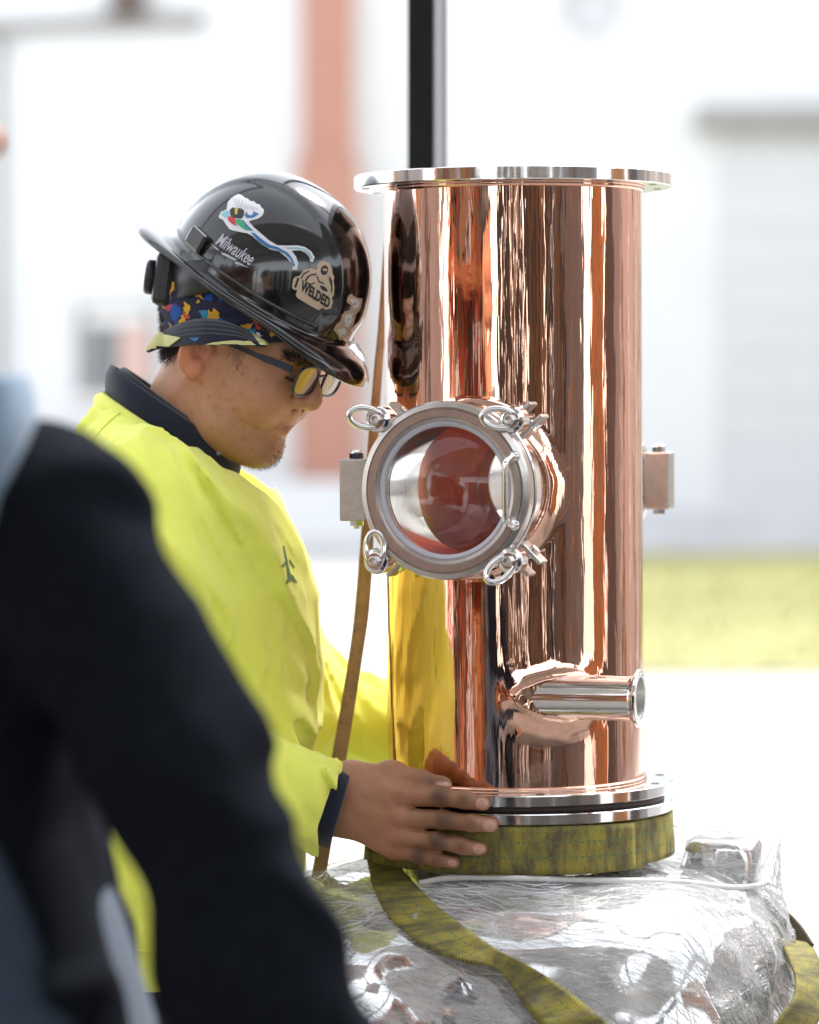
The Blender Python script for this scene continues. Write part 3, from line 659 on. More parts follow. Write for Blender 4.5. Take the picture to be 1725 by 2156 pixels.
# belt round the neck, a little angular where it was folded
L = []; Rr = []
for i in range(90):
    a = R(-163+i*2.3); r = .1955+.0008*math.sin(a*5+.6); sag = .003*math.sin(a*1.3)
    L.append((COLX+r*math.cos(a), r*math.sin(a), .982+.001*math.sin(a*3))); Rr.append((COLX+(r+.003)*math.cos(a), (r+.003)*math.sin(a), .9245+sag*.3+.004*(a > R(-40))))
ribbon('belt', L, Rr, M['sling'], sling, .006)
L2 = [(COLX+(Vector(p).x-COLX)*1.025, Vector(p).y*1.025, p[2]-.001) for p in L[12:52]]; R2 = [(COLX+(Vector(p).x-COLX)*1.02, Vector(p).y*1.02, p[2]+.002) for p in Rr[12:52]]
ribbon('belt_overlap', L2, R2, M['sling'], sling, .004)
def film_ribbon(name, e1, e2, m, n=70, off=.012, dflt=-.12):
    a = smooth_path([C4(*p) for p in e1], n); b = smooth_path([C4(*p) for p in e2], n); A = []; B = []; last = [None, None]
    for i in range(n):
        for k, (pp, lst) in enumerate(((a[i], A), (b[i], B))):
            h = shoot(film_bvh, pp[0], pp[1], off)
            y = h.y if h is not None else (last[k] if last[k] is not None else dflt); last[k] = y; lst.append([pp[0], pp[1], y])
    for lst in (A, B):                                             # even out the depth along each edge
        ys = np.array([q[2] for q in lst]); ker = np.ones(13)/13; ys = np.minimum(ys, np.convolve(np.pad(ys, 6, 'edge'), ker, 'valid'))
        for q, y in zip(lst, ys): q[2] = y
    return ribbon(name, [P(*q) for q in A], [P(*q) for q in B], m, sling, .004)
film_ribbon('loop', [(160,215),(164,262),(182,350),(240,455),(350,545),(470,598),(590,625),(640,665),(700,750),(770,840),(830,930)],
                    [(232,222),(258,255),(325,340),(425,435),(520,505),(580,548),(615,570),(715,618),(835,695),(985,815),(1090,910)], M['sling'])
a = [P(*C4(*q), y) for q, y in (((1535,385),.10),((1600,420),.06),((1660,480),.02),((1705,550),-.02))]
b = [P(*C4(*q), y) for q, y in (((1545,470),.10),((1590,520),.06),((1640,545),.03),((1700,560),.0))]
ribbon('loop_back', [Vector(v) for v in smooth_path(a, 24)], [Vector(v) for v in smooth_path(b, 24)], M['sling_back'], sling)
a = [P(*C4(*q), y) for q, y in (((1588,528),-.04),((1615,585),-.15),((1642,655),-.21),((1640,725),-.25),((1600,785),-.28),((1545,870),-.30))]
b = [P(*C4(*q), y) for q, y in (((1695,545),-.0),((1722,600),-.06),((1745,680),-.10),((1742,760),-.14),((1710,830),-.18),((1660,900),-.20))]
ribbon('loop_front', [Vector(v) for v in smooth_path(a, 40)], [Vector(v) for v in smooth_path(b, 40)], M['sling'], sling)
# thin white cord
cp = []
for q in smooth_path([C4(*p) for p in ((340,335),(430,318),(560,315),(720,318),(900,323),(1100,326),(1250,330),(1400,348),(1490,346),(1552,330))], 60):
    h = shoot(film_bvh, q[0], q[1], .004); cp.append([q[0], q[1], h.y if h is not None else (cp[-1][2] if cp else -.2)])
ys = np.array([c[2] for c in cp]); ys = np.minimum(ys, np.convolve(np.pad(ys, 4, 'edge'), np.ones(9)/9, 'valid'))
cord = MB().tube([P(c[0], c[1], y-.002) for c, y in zip(cp, ys)], .0036, 8).build('cord', mat('white_cord', (.78,.78,.76), .8, bump=.5, bscale=600))
tag(cord, 'thin white cord tied around the plastic film below the belt', 'cord')
# tan tie strap hanging from behind the top flange
lp = [(816,408,.135),(806,560,.125),(797,690,.115),(787,793,.10),(773,960,.085),(751,1240,.06),(735,1380,.05),(697,1605,.03),(655,1850,.0),(625,2020,-.01),(560,2400,.0),(520,2650,.02)]
rp_ = [(836,408,.145),(824,560,.135),(812,690,.125),(804,793,.11),(794,960,.09),(781,1240,.06),(764,1380,.05),(728,1605,.03),(689,1830,.0),(660,2020,-.01),(597,2400,.0),(557,2650,.02)]
st = ribbon('tie_strap', [P(*q) for q in smooth_path(lp, 60)], [P(*q) for q in smooth_path(rp_, 60)], M['strap'], None, .002)
tag(st, 'narrow tan webbing strap running down between the worker and the copper column', 'strap')

# ------------------------------------------------------------------ people
def skin_material(name, rough=.5):
    m = bpy.data.materials.new(name); m.use_nodes = True; t, b = nodes_of(m)
    at = t.nodes.new('ShaderNodeAttribute'); at.attribute_name = 'tint'
    tc = t.nodes.new('ShaderNodeTexCoord'); nz = t.nodes.new('ShaderNodeTexNoise'); nz.inputs['Scale'].default_value = 90; nz.inputs['Detail'].default_value = 5
    t.links.new(tc.outputs['Object'], nz.inputs['Vector'])
    rp = t.nodes.new('ShaderNodeMapRange'); rp.inputs[3].default_value = .86; rp.inputs[4].default_value = 1.14; t.links.new(nz.outputs[0], rp.inputs[0])
    mx = t.nodes.new('ShaderNodeVectorMath'); mx.operation = 'SCALE'; t.links.new(at.outputs[0], mx.inputs[0]); t.links.new(rp.outputs[0], mx.inputs['Scale'])
    t.links.new(mx.outputs[0], b.inputs['Base Color']); b.inputs['Roughness'].default_value = rough
    b.inputs['Subsurface Weight'].default_value = .12; b.inputs['Subsurface Radius'].default_value = (1,.4,.2); b.inputs['Subsurface Scale'].default_value = .004
    n2 = t.nodes.new('ShaderNodeTexNoise'); n2.inputs['Scale'].default_value = 550; n2.inputs['Detail'].default_value = 3; t.links.new(tc.outputs['Object'], n2.inputs['Vector'])
    bp = t.nodes.new('ShaderNodeBump'); bp.inputs['Strength'].default_value = .6; bp.inputs['Distance'].default_value = .001; t.links.new(n2.outputs[0], bp.inputs['Height']); t.links.new(bp.outputs[0], b.inputs['Normal'])
    return m
M['skin'] = skin_material('skin')
M['hair'] = mat('black_hair', (.012,.010,.009), .45)
M['stubble'] = mat('stubble', (.035,.022,.016), .6)
def cloth(name, col, rough=.9, noise=.08, bump=.5, bscale=900, sheen=.3):
    return mat(name, col, rough, noise=noise, nscale=60, bump=bump, bscale=bscale, sheen=sheen, spec=.2)
M['hivis'] = cloth('hi_vis_fleece', (.85,.91,.15), .95, .025, .35, 700)
M['navy'] = cloth('navy_cotton', (.010,.014,.032), .85, .2)
M['jeans'] = cloth('dark_denim', (.012,.015,.028), .9, .3)
M['jacket'] = cloth('black_jacket', (.0080,.0098,.0142), .9, .25, .3, 300, 0); nodes_of(M['jacket'])[1].inputs['Specular IOR Level'].default_value = .04
M['denim'] = cloth('blue_denim', (.045,.07,.11), .9, .15); M['denim_daylit'] = cloth('daylit_denim', (.17,.25,.34), .9, .15)  # second denim is the same cloth, daylight on the collar put into its colour
M['boot'] = mat('brown_boot', (.08,.05,.03), .6, noise=.2)

YH = .0; HS = 1.045
HR = Matrix.Rotation(R(-25), 3, 'Z') @ Matrix.Rotation(R(20), 3, 'Y')
EAR = P(*C1(535, 1240), YH-.063); HO = EAR - HR @ Vector((0, -.07*HS, 0))
HMX = Matrix.Translation(HO) @ HR.to_4x4() @ Matrix.Scale(HS, 4); HINV = HMX.inverted()
worker = empty('person', (P(400, 2000, 0).x, 0, 0)); tag(worker, 'worker in yellow sweatshirt and black hard hat holding the flange of the copper column', 'person')

# ---- head and neck
NB = HINV @ P(352, 965, .02); NT = Vector((-.028, 0, -.03))
def head_sdf(p, neck=True):
    x, y, z = p; ay = np.abs(y); q = (x, ay, z)
    d = ell(q, (-.004,0,.052), (.108,.078,.088))
    d = smin(d, ell(q, (.042,0,-.018), (.060,.062,.080)), .03)
    d = smin(d, capsule(q, (-.002,.053,-.030), (.028,.047,-.082), .019, .017), .03)
    d = smin(d, capsule(q, (.028,.047,-.082), (.062,.014,-.101), .018, .0160), .03)
    d = smin(d, ell(q, (.0675,0,-.099), (.0165,.022,.0175)), .018)
    d = smin(d, ell(q, (.060,.040,-.032), (.032,.026,.030)), .02)
    d = smin(d, ell(q, (.030,0,-.096), (.050,.044,.024)), .025)
    d = smin(d, capsule(q, (.082,.042,.024), (.094,.006,.023), .012, .0115), .014)
    # mouth mound, lips
    d = smin(d, ell(q, (.0660,0,-.058), (.0215,.029,.025)), .012)
    d = smin(d, ell(q, (.0735,0,-.0470), (.0175,.024,.020)), .012)
    d = smax(d, -capsule(q, (.0965,0,-.0595), (.081,.027,-.0640), .0013, .0012), .0025)
    d = smin(d, capsule(q, (.0878,0,-.0540), (.0770,.022,-.0612), .0054, .0022), .0045)
    d = smin(d, capsule(q, (.0882,0,-.0668), (.0765,.021,-.0640), .0064, .0027), .0045)
    # eye socket, lids
    d = smax(d, -ell(q, (.104,.034,.006), (.017,.018,.013)), .012)
    d = smin(d, ell(q, (.0805,.034,.006), (.0140,.0150,.0125)), .004)
    d = smax(d, -capsule(q, (.0935,.024,.0005), (.0885,.046,.0020), .0010), .002)
    # nose
    d = smin(d, capsule(q, (.097,0,.014), (.1120,0,-.015), .0078, .0100), .008)
    d = smin(d, ell(q, (.1090,0,-.0215), (.0145,.0135,.0130)), .005)
    d = smin(d, ell(q, (.0970,.0150,-.0270), (.0150,.0080,.0110)), .0035)
    d = smax(d, -ell(q, (.1020,.0125,-.0360), (.0080,.0060,.0055)), .002)
    d = smax(d, -capsule(q, (.0960,.0245,-.0170), (.0845,.0225,-.0345), .0020, .0026), .004)
    d = smax(d, -capsule(q, (.0890,.0245,-.0345), (.0745,.0350,-.0600), .0006, .0004), .008)
    # ear
    EM = Matrix.Rotation(R(14), 3, 'Y') @ Matrix.Rotation(R(-32), 3, 'Z')
    e = ell(q, (-.016,.081,-.004), (.0190,.0065,.0290), EM)
    e = smax(e, -ell(q, (-.007,.088,-.002), (.0115,.0115,.0165), EM), .003)
    e = smin(e, ell(q, (-.011,.0800,-.024), (.0095,.0060,.0125)), .006)
    d = smin(d, e, .004)
    if neck:
        d = smin(d, capsule(p, tuple(NT), tuple(NB), .057, .058), .035)
    return d
head_me = nets('head', head_sdf, (-.20,-.115,-.235), (.135,.115,.155), .0021)
def paint_head(me):
    v = coords(me); c = np.tile(np.array([.53,.265,.150], np.float32), (len(v), 1)); x, y, z = v.T; ay = np.abs(y)
    def mixin(mask, col): 
        nonlocal c; c = c*(1-mask[:,None])+np.array(col, np.float32)*mask[:,None]
    g = lambda cx, cy, cz, r: np.exp(-((x-cx)**2+(ay-cy)**2+(z-cz)**2)/(r*r))
    mixin(.45*g(.07,.045,-.02,.03), (.50,.20,.12)); mixin(.5*g(.112,0,-.02,.014), (.50,.21,.13)); mixin(.75*g(-.016,.086,-.015,.026), (.62,.20,.11))
    mixin(.85*np.clip(1-np.abs(z+.0610)/.0090,0,1)*np.clip((x-.071)/.006,0,1)*(ay < .025), (.42,.15,.11))
    beard = np.clip(g(.075,0,-.105,.026)*1.0+g(.084,.012,-.044,.010)*.3, 0, 1); mixin(.55*beard, (.17,.10,.07))
    jaw = np.clip((-.055-z)/.03,0,1)*np.clip((x+.005)/.03,0,1); mixin(.22*jaw, (.24,.14,.09))
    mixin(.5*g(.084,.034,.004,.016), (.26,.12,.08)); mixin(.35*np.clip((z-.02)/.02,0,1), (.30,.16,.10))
    mixin(.55*np.clip((x-.020)/.008,0,1)*np.clip((.044-x)/.008,0,1)*np.clip((z+.012)/.014,0,1)*np.clip((vnoise(x*500,y*60,z*90)+1.1)/1.2,0,1), (.10,.06,.045))
    rs = random.Random(11)
    for k in range(55):
        s = (rs.uniform(-.005,.075), rs.uniform(-.085,-.03), rs.uniform(-.105,.012)); r = rs.uniform(.0011,.0030)
        m = np.exp(-((x-s[0])**2+(z-s[2])**2)/(r*r))*(y < -.02); mixin(rs.uniform(.25,.65)*m, (.33,.10,.07) if k % 4 else (.17,.09,.06))
    set_tint(me, c)
paint_head(head_me)
head = link('head', head_me, M['skin'], worker); head.matrix_parent_inverse = wm(worker).inverted()
head.location = HO; head.rotation_euler = HR.to_euler(); head.scale = (HS,)*3
def blades(name, me, MX, mask, n, length, width, dirv, material, parent, seed=1, spread=.35):
    v = coords(me); nn = normals(me); w = mask(v); rs = np.random.default_rng(seed); pick = rs.choice(len(v), n, p=w/w.sum())
    b = v[pick]+rs.normal(0, .0008, (n,3)); nr = nn[pick]; d = np.array(dirv)[None]+nr*spread+rs.normal(0, .25, (n,3)); d /= np.linalg.norm(d, axis=1, keepdims=True)
    s = np.cross(d, nr); s /= np.linalg.norm(s, axis=1, keepdims=True)+1e-9; L = (rs.uniform(.6,1.2, n)*length)[:,None]
    V = np.stack([b-s*width-nr*.0004, b+s*width-nr*.0004, b+d*L*.6+s*width*.6+nr*.0005, b+d*L], 1).reshape(-1,3)
    k = np.arange(n)[:,None]*4; F = np.concatenate([k+np.array([[0,1,2]]), k+np.array([[0,2,3]])])
    V = (np.array(MX.to_3x3()) @ V.T).T+np.array(MX.translation)
    return tag(link(name, mesh_np(name, V, F), material, parent, True), None, None, None, 'stuff')
def box_mask(lo, hi, f=.006): return lambda v: np.prod([np.clip((v[:,i]-lo[i])/f, 0, 1)*np.clip((hi[i]-v[:,i])/f, 0, 1) for i in range(3)], 0)+1e-9*0
blades('nape_hair', head_me, HMX, lambda v: np.clip((-.042-v[:,0])/.02,0,1)*np.clip((v[:,2]+.032)/.018,0,1)*np.clip((.06-v[:,2])/.01,0,1), 9000, .015, .00025, (-.35,0,-1), M['hair'], worker, 2)
blades('sideburn', head_me, HMX, lambda v: box_mask((.016,-.09,-.012), (.046,-.03,.05))(v)+box_mask((.016,.03,-.012), (.046,.09,.05))(v), 160, .008, .00012, (.1,0,-1), M['hair'], worker, 3, .15)
blades('eyebrow', head_me, HMX, lambda v: box_mask((.060,-.056,.019), (.110,-.012,.031),.004)(v)+box_mask((.060,.012,.019), (.110,.056,.031),.004)(v), 2600, .010, .00032, (-.6,0,.25), M['hair'], worker, 4, .2)
blades('beard', head_me, HMX, lambda v: np.exp(-((v[:,0]-.078)**2+v[:,1]**2+(v[:,2]+.110)**2)/.021**2)+.10*np.exp(-((v[:,0]-.094)**2+(np.abs(v[:,1])-.012)**2+(v[:,2]+.045)**2)/.010**2), 520, .0040, .00015, (.3,0,-1), M['stubble'], worker, 5, .5)
ls = MB()
for s in (-1, 1): ls.tube([HMX @ Vector((.0950, s*.022, .0003)), HMX @ Vector((.0962, s*.033, -.0012)), HMX @ Vector((.0915, s*.047, .0008))], .0017, 6)
ls.build('eyelashes', M['hair'], worker, True)

# ---- sweatshirt
def zz(py, y=0): return P(862, py, y).z
SEC = [(2085,190,585,.17),(1850,170,620,.18),(1600,150,652,.19),(1400,135,664,.195),(1250,125,650,.20),(1150,128,622,.195),(1060,135,575,.185),(1000,138,532,.17),(950,150,495,.15),(905,172,458,.125),(870,200,425,.10),(845,222,395,.075)]
TZ = [zz(s[0]) for s in SEC]; TX = [P((s[1]+s[2])/2, s[0], 0).x for s in SEC]; TA = [(P(s[2], s[0], 0).x-P(s[1], s[0], 0).x)/2 for s in SEC]; TB = [s[3] for s in SEC]
RS = [tuple(P(290,1085,-.15)), tuple(P(262,1560,-.285)), tuple(P(700,1700,-.150))]
LS = [tuple(P(440,1080,.15)), tuple(P(640,1500,.185)), tuple(P(930,1565,.215))]
NKP = P(219, 838, .02); NKQ = P(503, 1016, .02); NKN = Vector((-(NKQ.z-NKP.z), 0, NKQ.x-NKP.x)).normalized()
CUTN = Vector((180, 0, -52)).normalized(); CUTP = P(678, 1692, -.155)
def shirt_sdf(p):
    d = loft(p, TZ, TX, TA, [.02]*len(TZ), TB, 2.25)
    d = smin(d, chain(p, RS[:2], [.080,.068], .04), .06)
    fa = chain(p, RS[1:], [.068,.0535], .03)
    fa = smax(fa, (p[0]-CUTP.x)*CUTN.x+(p[2]-CUTP.z)*CUTN.z, .004)
    d = smin(d, fa, .03)
    d = smin(d, chain(p, LS, [.078,.064,.053], .03), .05)
    d = smax(d, (p[0]-NKP.x)*NKN.x+(p[2]-NKP.z)*NKN.z, .006)
    x, y, z = p
    s = x*.80+z*.45; l = z*.86-x*.42
    f1 = vnoise(s*24+30, y*13+30, l*4.2+30); f2 = vnoise(s*52+70, y*30+60, l*10+50); f3 = vnoise(x*15+10, y*15+10, z*28+10)
    arm = np.clip((.02-y)/.1, 0, 1)*np.clip((zz(1350)-z)/.1, 0, 1)
    ridge = np.clip(1-np.abs(f1)*3.0, -.15, 1); r2 = np.clip(1-np.abs(f2)*2.5, 0, 1)
    return d - .011*ridge - .0045*r2 - .0045*f3*(.3+arm)
shirt_me = nets('sweatshirt', shirt_sdf, (P(60,1500,0).x, -.40, zz(2120)), (P(960,1500,.2).x, .34, zz(815)), .0058)
shirt = link('sweatshirt', shirt_me, M['hivis'], worker, True)
def ring_band(c_lo, c_hi, e_lo, e_hi, lat_lo, lat_hi, y, n=72, rows=8, bulge=.004):
    V = []; F = []
    for i in range(n):
        a = 2*math.pi*i/n
        for j in range(rows+1):
            t = j/rows; c = Vector(c_lo).lerp(Vector(c_hi), t); e = Vector(e_lo).lerp(Vector(e_hi), t); la = lat_lo+(lat_hi-lat_lo)*t
            k = 1+bulge/.08*math.sin(math.pi*t)+.010*math.sin(3*a+2*t); V.append(c+e*math.cos(a)*k+Vector((0,1,0))*la*math.sin(a)*k)
    for i in range(n):
        q = (i+1) % n
        for j in range(rows): F.append((i*(rows+1)+j, q*(rows+1)+j, q*(rows+1)+j+1, i*(rows+1)+j+1))
    return V, F
def collar_part(name, lo, hi, lat, m, y=.02, thick=.004):
    (a, b), (c, d) = [[P(*q, y) for q in pr] for pr in (lo, hi)]
    V, F = ring_band((a+b)/2, (c+d)/2, (b-a)/2, (d-c)/2, lat[0], lat[1], y)
    o = MB().add(V, F, True).build(name, m, worker, True); s = o.modifiers.new('thickness', 'SOLIDIFY'); s.thickness = thick; s.offset = 0; return o
collar_part('shirt_collar', ((226,826),(497,1004)), ((236,768),(496,948)), (.088,.076), M['navy'])
collar_part('collar_stand', ((245,800),(480,975)), ((262,775),(478,935)), (.078,.068), M['navy'])
collar_part('neckband', ((203,852),(508,1036)), ((219,829),(502,1010)), (.103,.093), M['hivis'], thick=.007)
# cuff of the navy shirt under the sleeve
cz = CUTN; Qc = Matrix.Translation(CUTP+cz*.001) @ cz.to_track_quat('Z', 'Y').to_matrix().to_4x4()
cf = MB().lathe([(.0395,-.02),(.0490,-.02),(.0500,.010),(.0498,.0215),(.0470,.0225),(.0445,.016),(.040,-.005)], 48, Qc @ Matrix.Diagonal((1.0,.82,1,1)) if False else Qc).build('shirt_cuff', M['navy'], worker, True)
# trousers, belt and boots (mostly below the frame)
HX = P(380,2100,0).x
def trouser_sdf(p):
    d = loft(p, [zz(2290), zz(2120), zz(2040)], [HX-.01,HX-.01,HX], [.145,.145,.14], [0,0,0], [.175,.17,.165], 2.3)
    for s in (-1, 1): d = smin(d, chain(p, [(HX,s*.09,zz(2260)),(HX+.03,s*.11,.42),(HX-.02,s*.12,.07)], [.095,.075,.065], .02), .03)
    return d-.004*vnoise(p[0]*18+9, p[1]*18+9, p[2]*14+9)
link('trousers', nets('trousers', trouser_sdf, (HX-.22,-.25,.04), (HX+.22,.25,zz(2030)), .010), M['jeans'], worker, True)
for s in (-1, 1): link('boot', nets('boot', lambda p: smax(smin(capsule(p, (HX-.03,s*.12,.06), (HX+.12,s*.13,.045), .055,.048), capsule(p, (HX-.02,s*.12,.06), (HX-.02,s*.12,.16), .055), .02), -p[2], .005), (HX-.12,s*.12-.08,-.012), (HX+.2,s*.12+.09,.19), .008), M['boot'], worker, True)

# ---- right hand on the flange
def H3(cx, cy, y): return tuple(P(*C3(cx, cy), y))
FING = {'index': [(475,690,-.176),(640,693,-.1905),(745,705,-.2010),(828,722,-.2065)], 'middle': [(462,785,-.180),(650,792,-.1935),(775,808,-.2050),(862,818,-.2080)],
        'ring': [(448,862,-.178),(622,885,-.1925),(735,907,-.2010),(815,922,-.2040)], 'pinky': [(430,920,-.170),(545,950,-.1830),(625,965,-.1920),(697,982,-.1960)]}
FR = {'index': [.0125,.0115,.0104,.0086], 'middle': [.0125,.0116,.0104,.0088], 'ring': [.0120,.0107,.0097,.0080], 'pinky': [.0108,.0092,.0084,.0072]}
WT = H3(90,640,-.140); WB = H3(75,765,-.140)
def hand_sdf(p):
    d = smin(capsule(p, WT, H3(235,640,-.150), .0270,.0265), capsule(p, WB, H3(235,765,-.150), .0270,.0265), .02)
    pd = None
    for k, f in FING.items():
        m = H3(*f[0]); w = H3(250, {'index':640,'middle':690,'ring':735,'pinky':775}[k], -.150)
        c = capsule(p, w, m, .0235, .0150 if k != 'pinky' else .0135); pd = c if pd is None else smin(pd, c, .014)
    d = smin(d, pd, .02)
    d = smin(d, capsule(p, H3(280,640,-.140), H3(430,600,-.150), .024,.0165), .018)      # thumb root
    fs = None
    for k, f in FING.items():
        c = chain(p, [H3(*q) for q in f], FR[k], .004)
        for q, r in ((1, .0012), (2, .0007)): c = smin(c, ell(p, H3(f[q][0], f[q][1], f[q][2]-FR[k][q]*.35), (FR[k][q]*.95,)*3), .004)
        kn = ell(p, H3(f[0][0], f[0][1], f[0][2]-.007), (.011,.009,.010)); c = smin(c, kn, .008)
        d = smin(d, c, .0050) if fs is None else smin(d, c, .0040)
        fs = c
    d = smin(d, chain(p, [H3(420,590,-.152), H3(560,618,-.167), H3(655,640,-.172)], [.0150,.0118,.0092], .004), .010)
    x, y, z = p
    for k, f in FING.items():                                             # skin folds over the joints
        for q, w in ((1,.5),(2,.35)):
            c = H3(*f[q]); a = np.array(H3(*f[q-1])); t = np.array(c)-a; t /= np.linalg.norm(t)
            s = (x-c[0])*t[0]+(y-c[1])*t[1]+(z-c[2])*t[2]; rr = np.sqrt((x-c[0])**2+(y-c[1])**2+(z-c[2])**2)
            d = d+.0010*w*np.cos(s*2*np.pi/.0042)*np.exp(-(rr/.014)**2)*(y < c[1])
    return d - .0010*vnoise(x*70+5, y*70+5, z*70+5)
hlo = np.array(H3(80,1010,-.245)); hhi = np.array(H3(905,520,-.10))
hand_me = nets('hand', hand_sdf, (hlo[0]-.005,-.235,hlo[2]-.006), (hhi[0]+.01,-.098,hhi[2]+.006), .0016)
hv = coords(hand_me); hc = np.tile(np.array([.43,.208,.115], np.float32), (len(hv),1))
def hmix(c, r, col, a):
    global hc
    m = a*np.exp(-np.sum((hv-np.array(c))**2, 1)/(r*r)); hc = hc*(1-m[:,None])+np.array(col, np.float32)*m[:,None]
for k, f in FING.items():
    hmix(H3(f[0][0], f[0][1], f[0][2]-.012), .013, (.40,.15,.10), .6)
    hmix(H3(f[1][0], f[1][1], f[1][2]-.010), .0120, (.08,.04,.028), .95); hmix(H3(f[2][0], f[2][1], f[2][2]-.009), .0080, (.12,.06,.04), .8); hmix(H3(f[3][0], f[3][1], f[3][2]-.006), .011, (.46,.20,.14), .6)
hmix(H3(590,618,-.178), .009, (.17,.085,.055), .6)
gr = (vnoise(hv[:,0]*55+3, hv[:,1]*55+3, hv[:,2]*55+3)*.5+.5)*np.clip((hv[:,0]-H3(430,700,-.17)[0])/.06, 0, 1); hc = hc*(1-.42*gr[:,None])
set_tint(hand_me, hc)
hand = link('hand', hand_me, M['skin'], worker, True)
M['nail'] = mat('finger_nail', (.52,.30,.22), .3)
def ccw(poly):
    a = sum(poly[i-1][0]*poly[i][1]-poly[i][0]*poly[i-1][1] for i in range(len(poly))); return poly if a > 0 else poly[::-1]
def decal(name, poly, bvh, m, parent, off=.0006, s=6.0, world=True):
    """flat print shaped by a picture outline, laid on the surface it is stuck to"""
    poly = ccw([tuple(map(float, q)) for q in poly]); pts = []
    for i in range(len(poly)):
        a, b = poly[i], poly[(i+1) % len(poly)]; n = max(1, int(math.hypot(b[0]-a[0], b[1]-a[1])/s))
        pts += [(a[0]+(b[0]-a[0])*k/n, a[1]+(b[1]-a[1])*k/n) for k in range(n)]
    nb = len(pts); xs = [q[0] for q in pts]; ys = [q[1] for q in pts]; x = min(xs)+s*.5
    def inside(px, py):
        c = False
        for i in range(nb):
            x1, y1 = pts[i-1]; x2, y2 = pts[i]
            if (y1 > py) != (y2 > py) and px < (x2-x1)*(py-y1)/(y2-y1)+x1: c = not c
        return c
    while x < max(xs):
        y = min(ys)+s*.5
        while y < max(ys):
            if inside(x, y): pts.append((x, y))
            y += s
        x += s
    vo, _, fo, _, _, _ = geometry.delaunay_2d_cdt([Vector(q) for q in pts], [(i, (i+1) % nb) for i in range(nb)], [list(range(nb))], 1, 1e-5)
    V = [shoot(bvh, v.x, v.y, off) for v in vo]; ok = [f for f in fo if all(V[i] is not None for i in f)]
    me = bpy.data.meshes.new(name); me.from_pydata([tuple(v) if v is not None else (0,0,0) for v in V], [], [tuple(f) for f in ok])
    bm = bmesh.new(); bm.from_mesh(me); bmesh.ops.delete(bm, geom=[v for v in bm.verts if not v.link_faces], context='VERTS'); bmesh.ops.recalc_face_normals(bm, faces=bm.faces); bm.to_mesh(me); bm.free()
    return link(name, me, m, parent, world, True)
def oval(c, rx, ry, ang=0, n=20): return [(c[0]+rx*math.cos(t)*math.cos(ang)-ry*math.sin(t)*math.sin(ang), c[1]+rx*math.cos(t)*math.sin(ang)+ry*math.sin(t)*math.cos(ang)) for t in [2*math.pi*i/n for i in range(n)]]
hb_ = bvh_of(hand)
for cx, cy, rx, ry in ((820,722,27,24),(853,820,28,25),(806,922,25,21),(690,982,20,15),(652,636,36,10)):
    decal('finger_nail', oval(C3(cx,cy), rx*.48, ry*.48, .08), hb_, M['nail'], hand, .0005, 3)
# left hand behind the column (mirror of the right)
lh = hand_me.copy(); v = coords(hand_me).copy(); v[:,1] = -v[:,1]+.045; v[:,0] += .125; v[:,2] += .085; lh.vertices.foreach_set('co', v.ravel()); lh.flip_normals(); lh.update()
link('hand', lh, M['skin'], worker, True)
for sm in (((262,860),(240,880),(215,905),(196,932),(185,965)), ((275,2000),(310,2004),(345,2009),(378,2016))):
    q = [shoot(bvh_of(shirt), *s_, .0006) for s_ in smooth_path(sm, 16)]; q = [v_ for v_ in q if v_ is not None]
    if len(q) > 3: MB().tube(q, .0016, 6).build('seam', M['hivis'], shirt, True)
# embroidered emblem on the chest
sb_ = bvh_of(shirt); M['emblem'] = mat('dark_green_print', (.16,.24,.10), .9)
em = [[(595,1150),(598,1150),(611,1212),(607,1214)], [(592,1192),(604,1178),(606,1180),(595,1196)], [(604,1205),(616,1212),(626,1228),(612,1222),(600,1232),(605,1218)], [(609,1176),(620,1195),(618,1197),(608,1182)]]
for q in em: decal('chest_emblem', q, sb_, M['emblem'], shirt, .001, 5)

# ------------------------------------------------------------------ hard hat
M['hat'] = mat('glossy_black_shell', (.008,.0085,.009), .13, noise=.25, nscale=25, bump=.03, bscale=40, coat=.6)
M['hat_matte'] = mat('black_plastic', (.016,.017,.019), .42)
HATR = Matrix.Rotation(R(-25), 3, 'Z') @ Matrix.Rotation(R(32.5), 3, 'Y')
HATM = Matrix.Translation(P(*C1(868, 812), YH)) @ HATR.to_4x4() @ Matrix.Scale(HS, 4)
hat = empty('hard_hat'); hat.location = HATM.translation; hat.rotation_euler = HATR.to_euler(); hat.scale = (HS,)*3
tag(hat, 'glossy black hard hat with bird and welding stickers worn by the worker in yellow', 'hard hat')
HA, HB, HH = .129, .106, .136
def dome_pt(phi, tau):
    c = math.cos(tau)**.86; z = HH*math.sin(tau); x = HA*c*math.cos(phi); y = HB*c*math.sin(phi)
    e = max(0, min(1, (.042+.010*math.sin(tau)-abs(y))/.005)); e = e*e*(3-2*e)
    fade = max(0, min(1, (z-.012)/.02)); k = 1+.028*e*fade
    return Vector((x*k, y*k if abs(y) > .05 else y, z*(1+.020*e*fade)))
def brim_w(phi):
    c = math.cos(phi)
    return .010+(.042*max(0, (c-.15)/.85)**3.2 if c > .15 else 0)+(.040*max(0, (-c-.35)/.65)**1.7 if c < -.35 else 0)
def brim_droop(phi):
    c = math.cos(phi); return R(27)*max(0, c)+R(12)*max(0, -c)+R(28)*(1-abs(c))
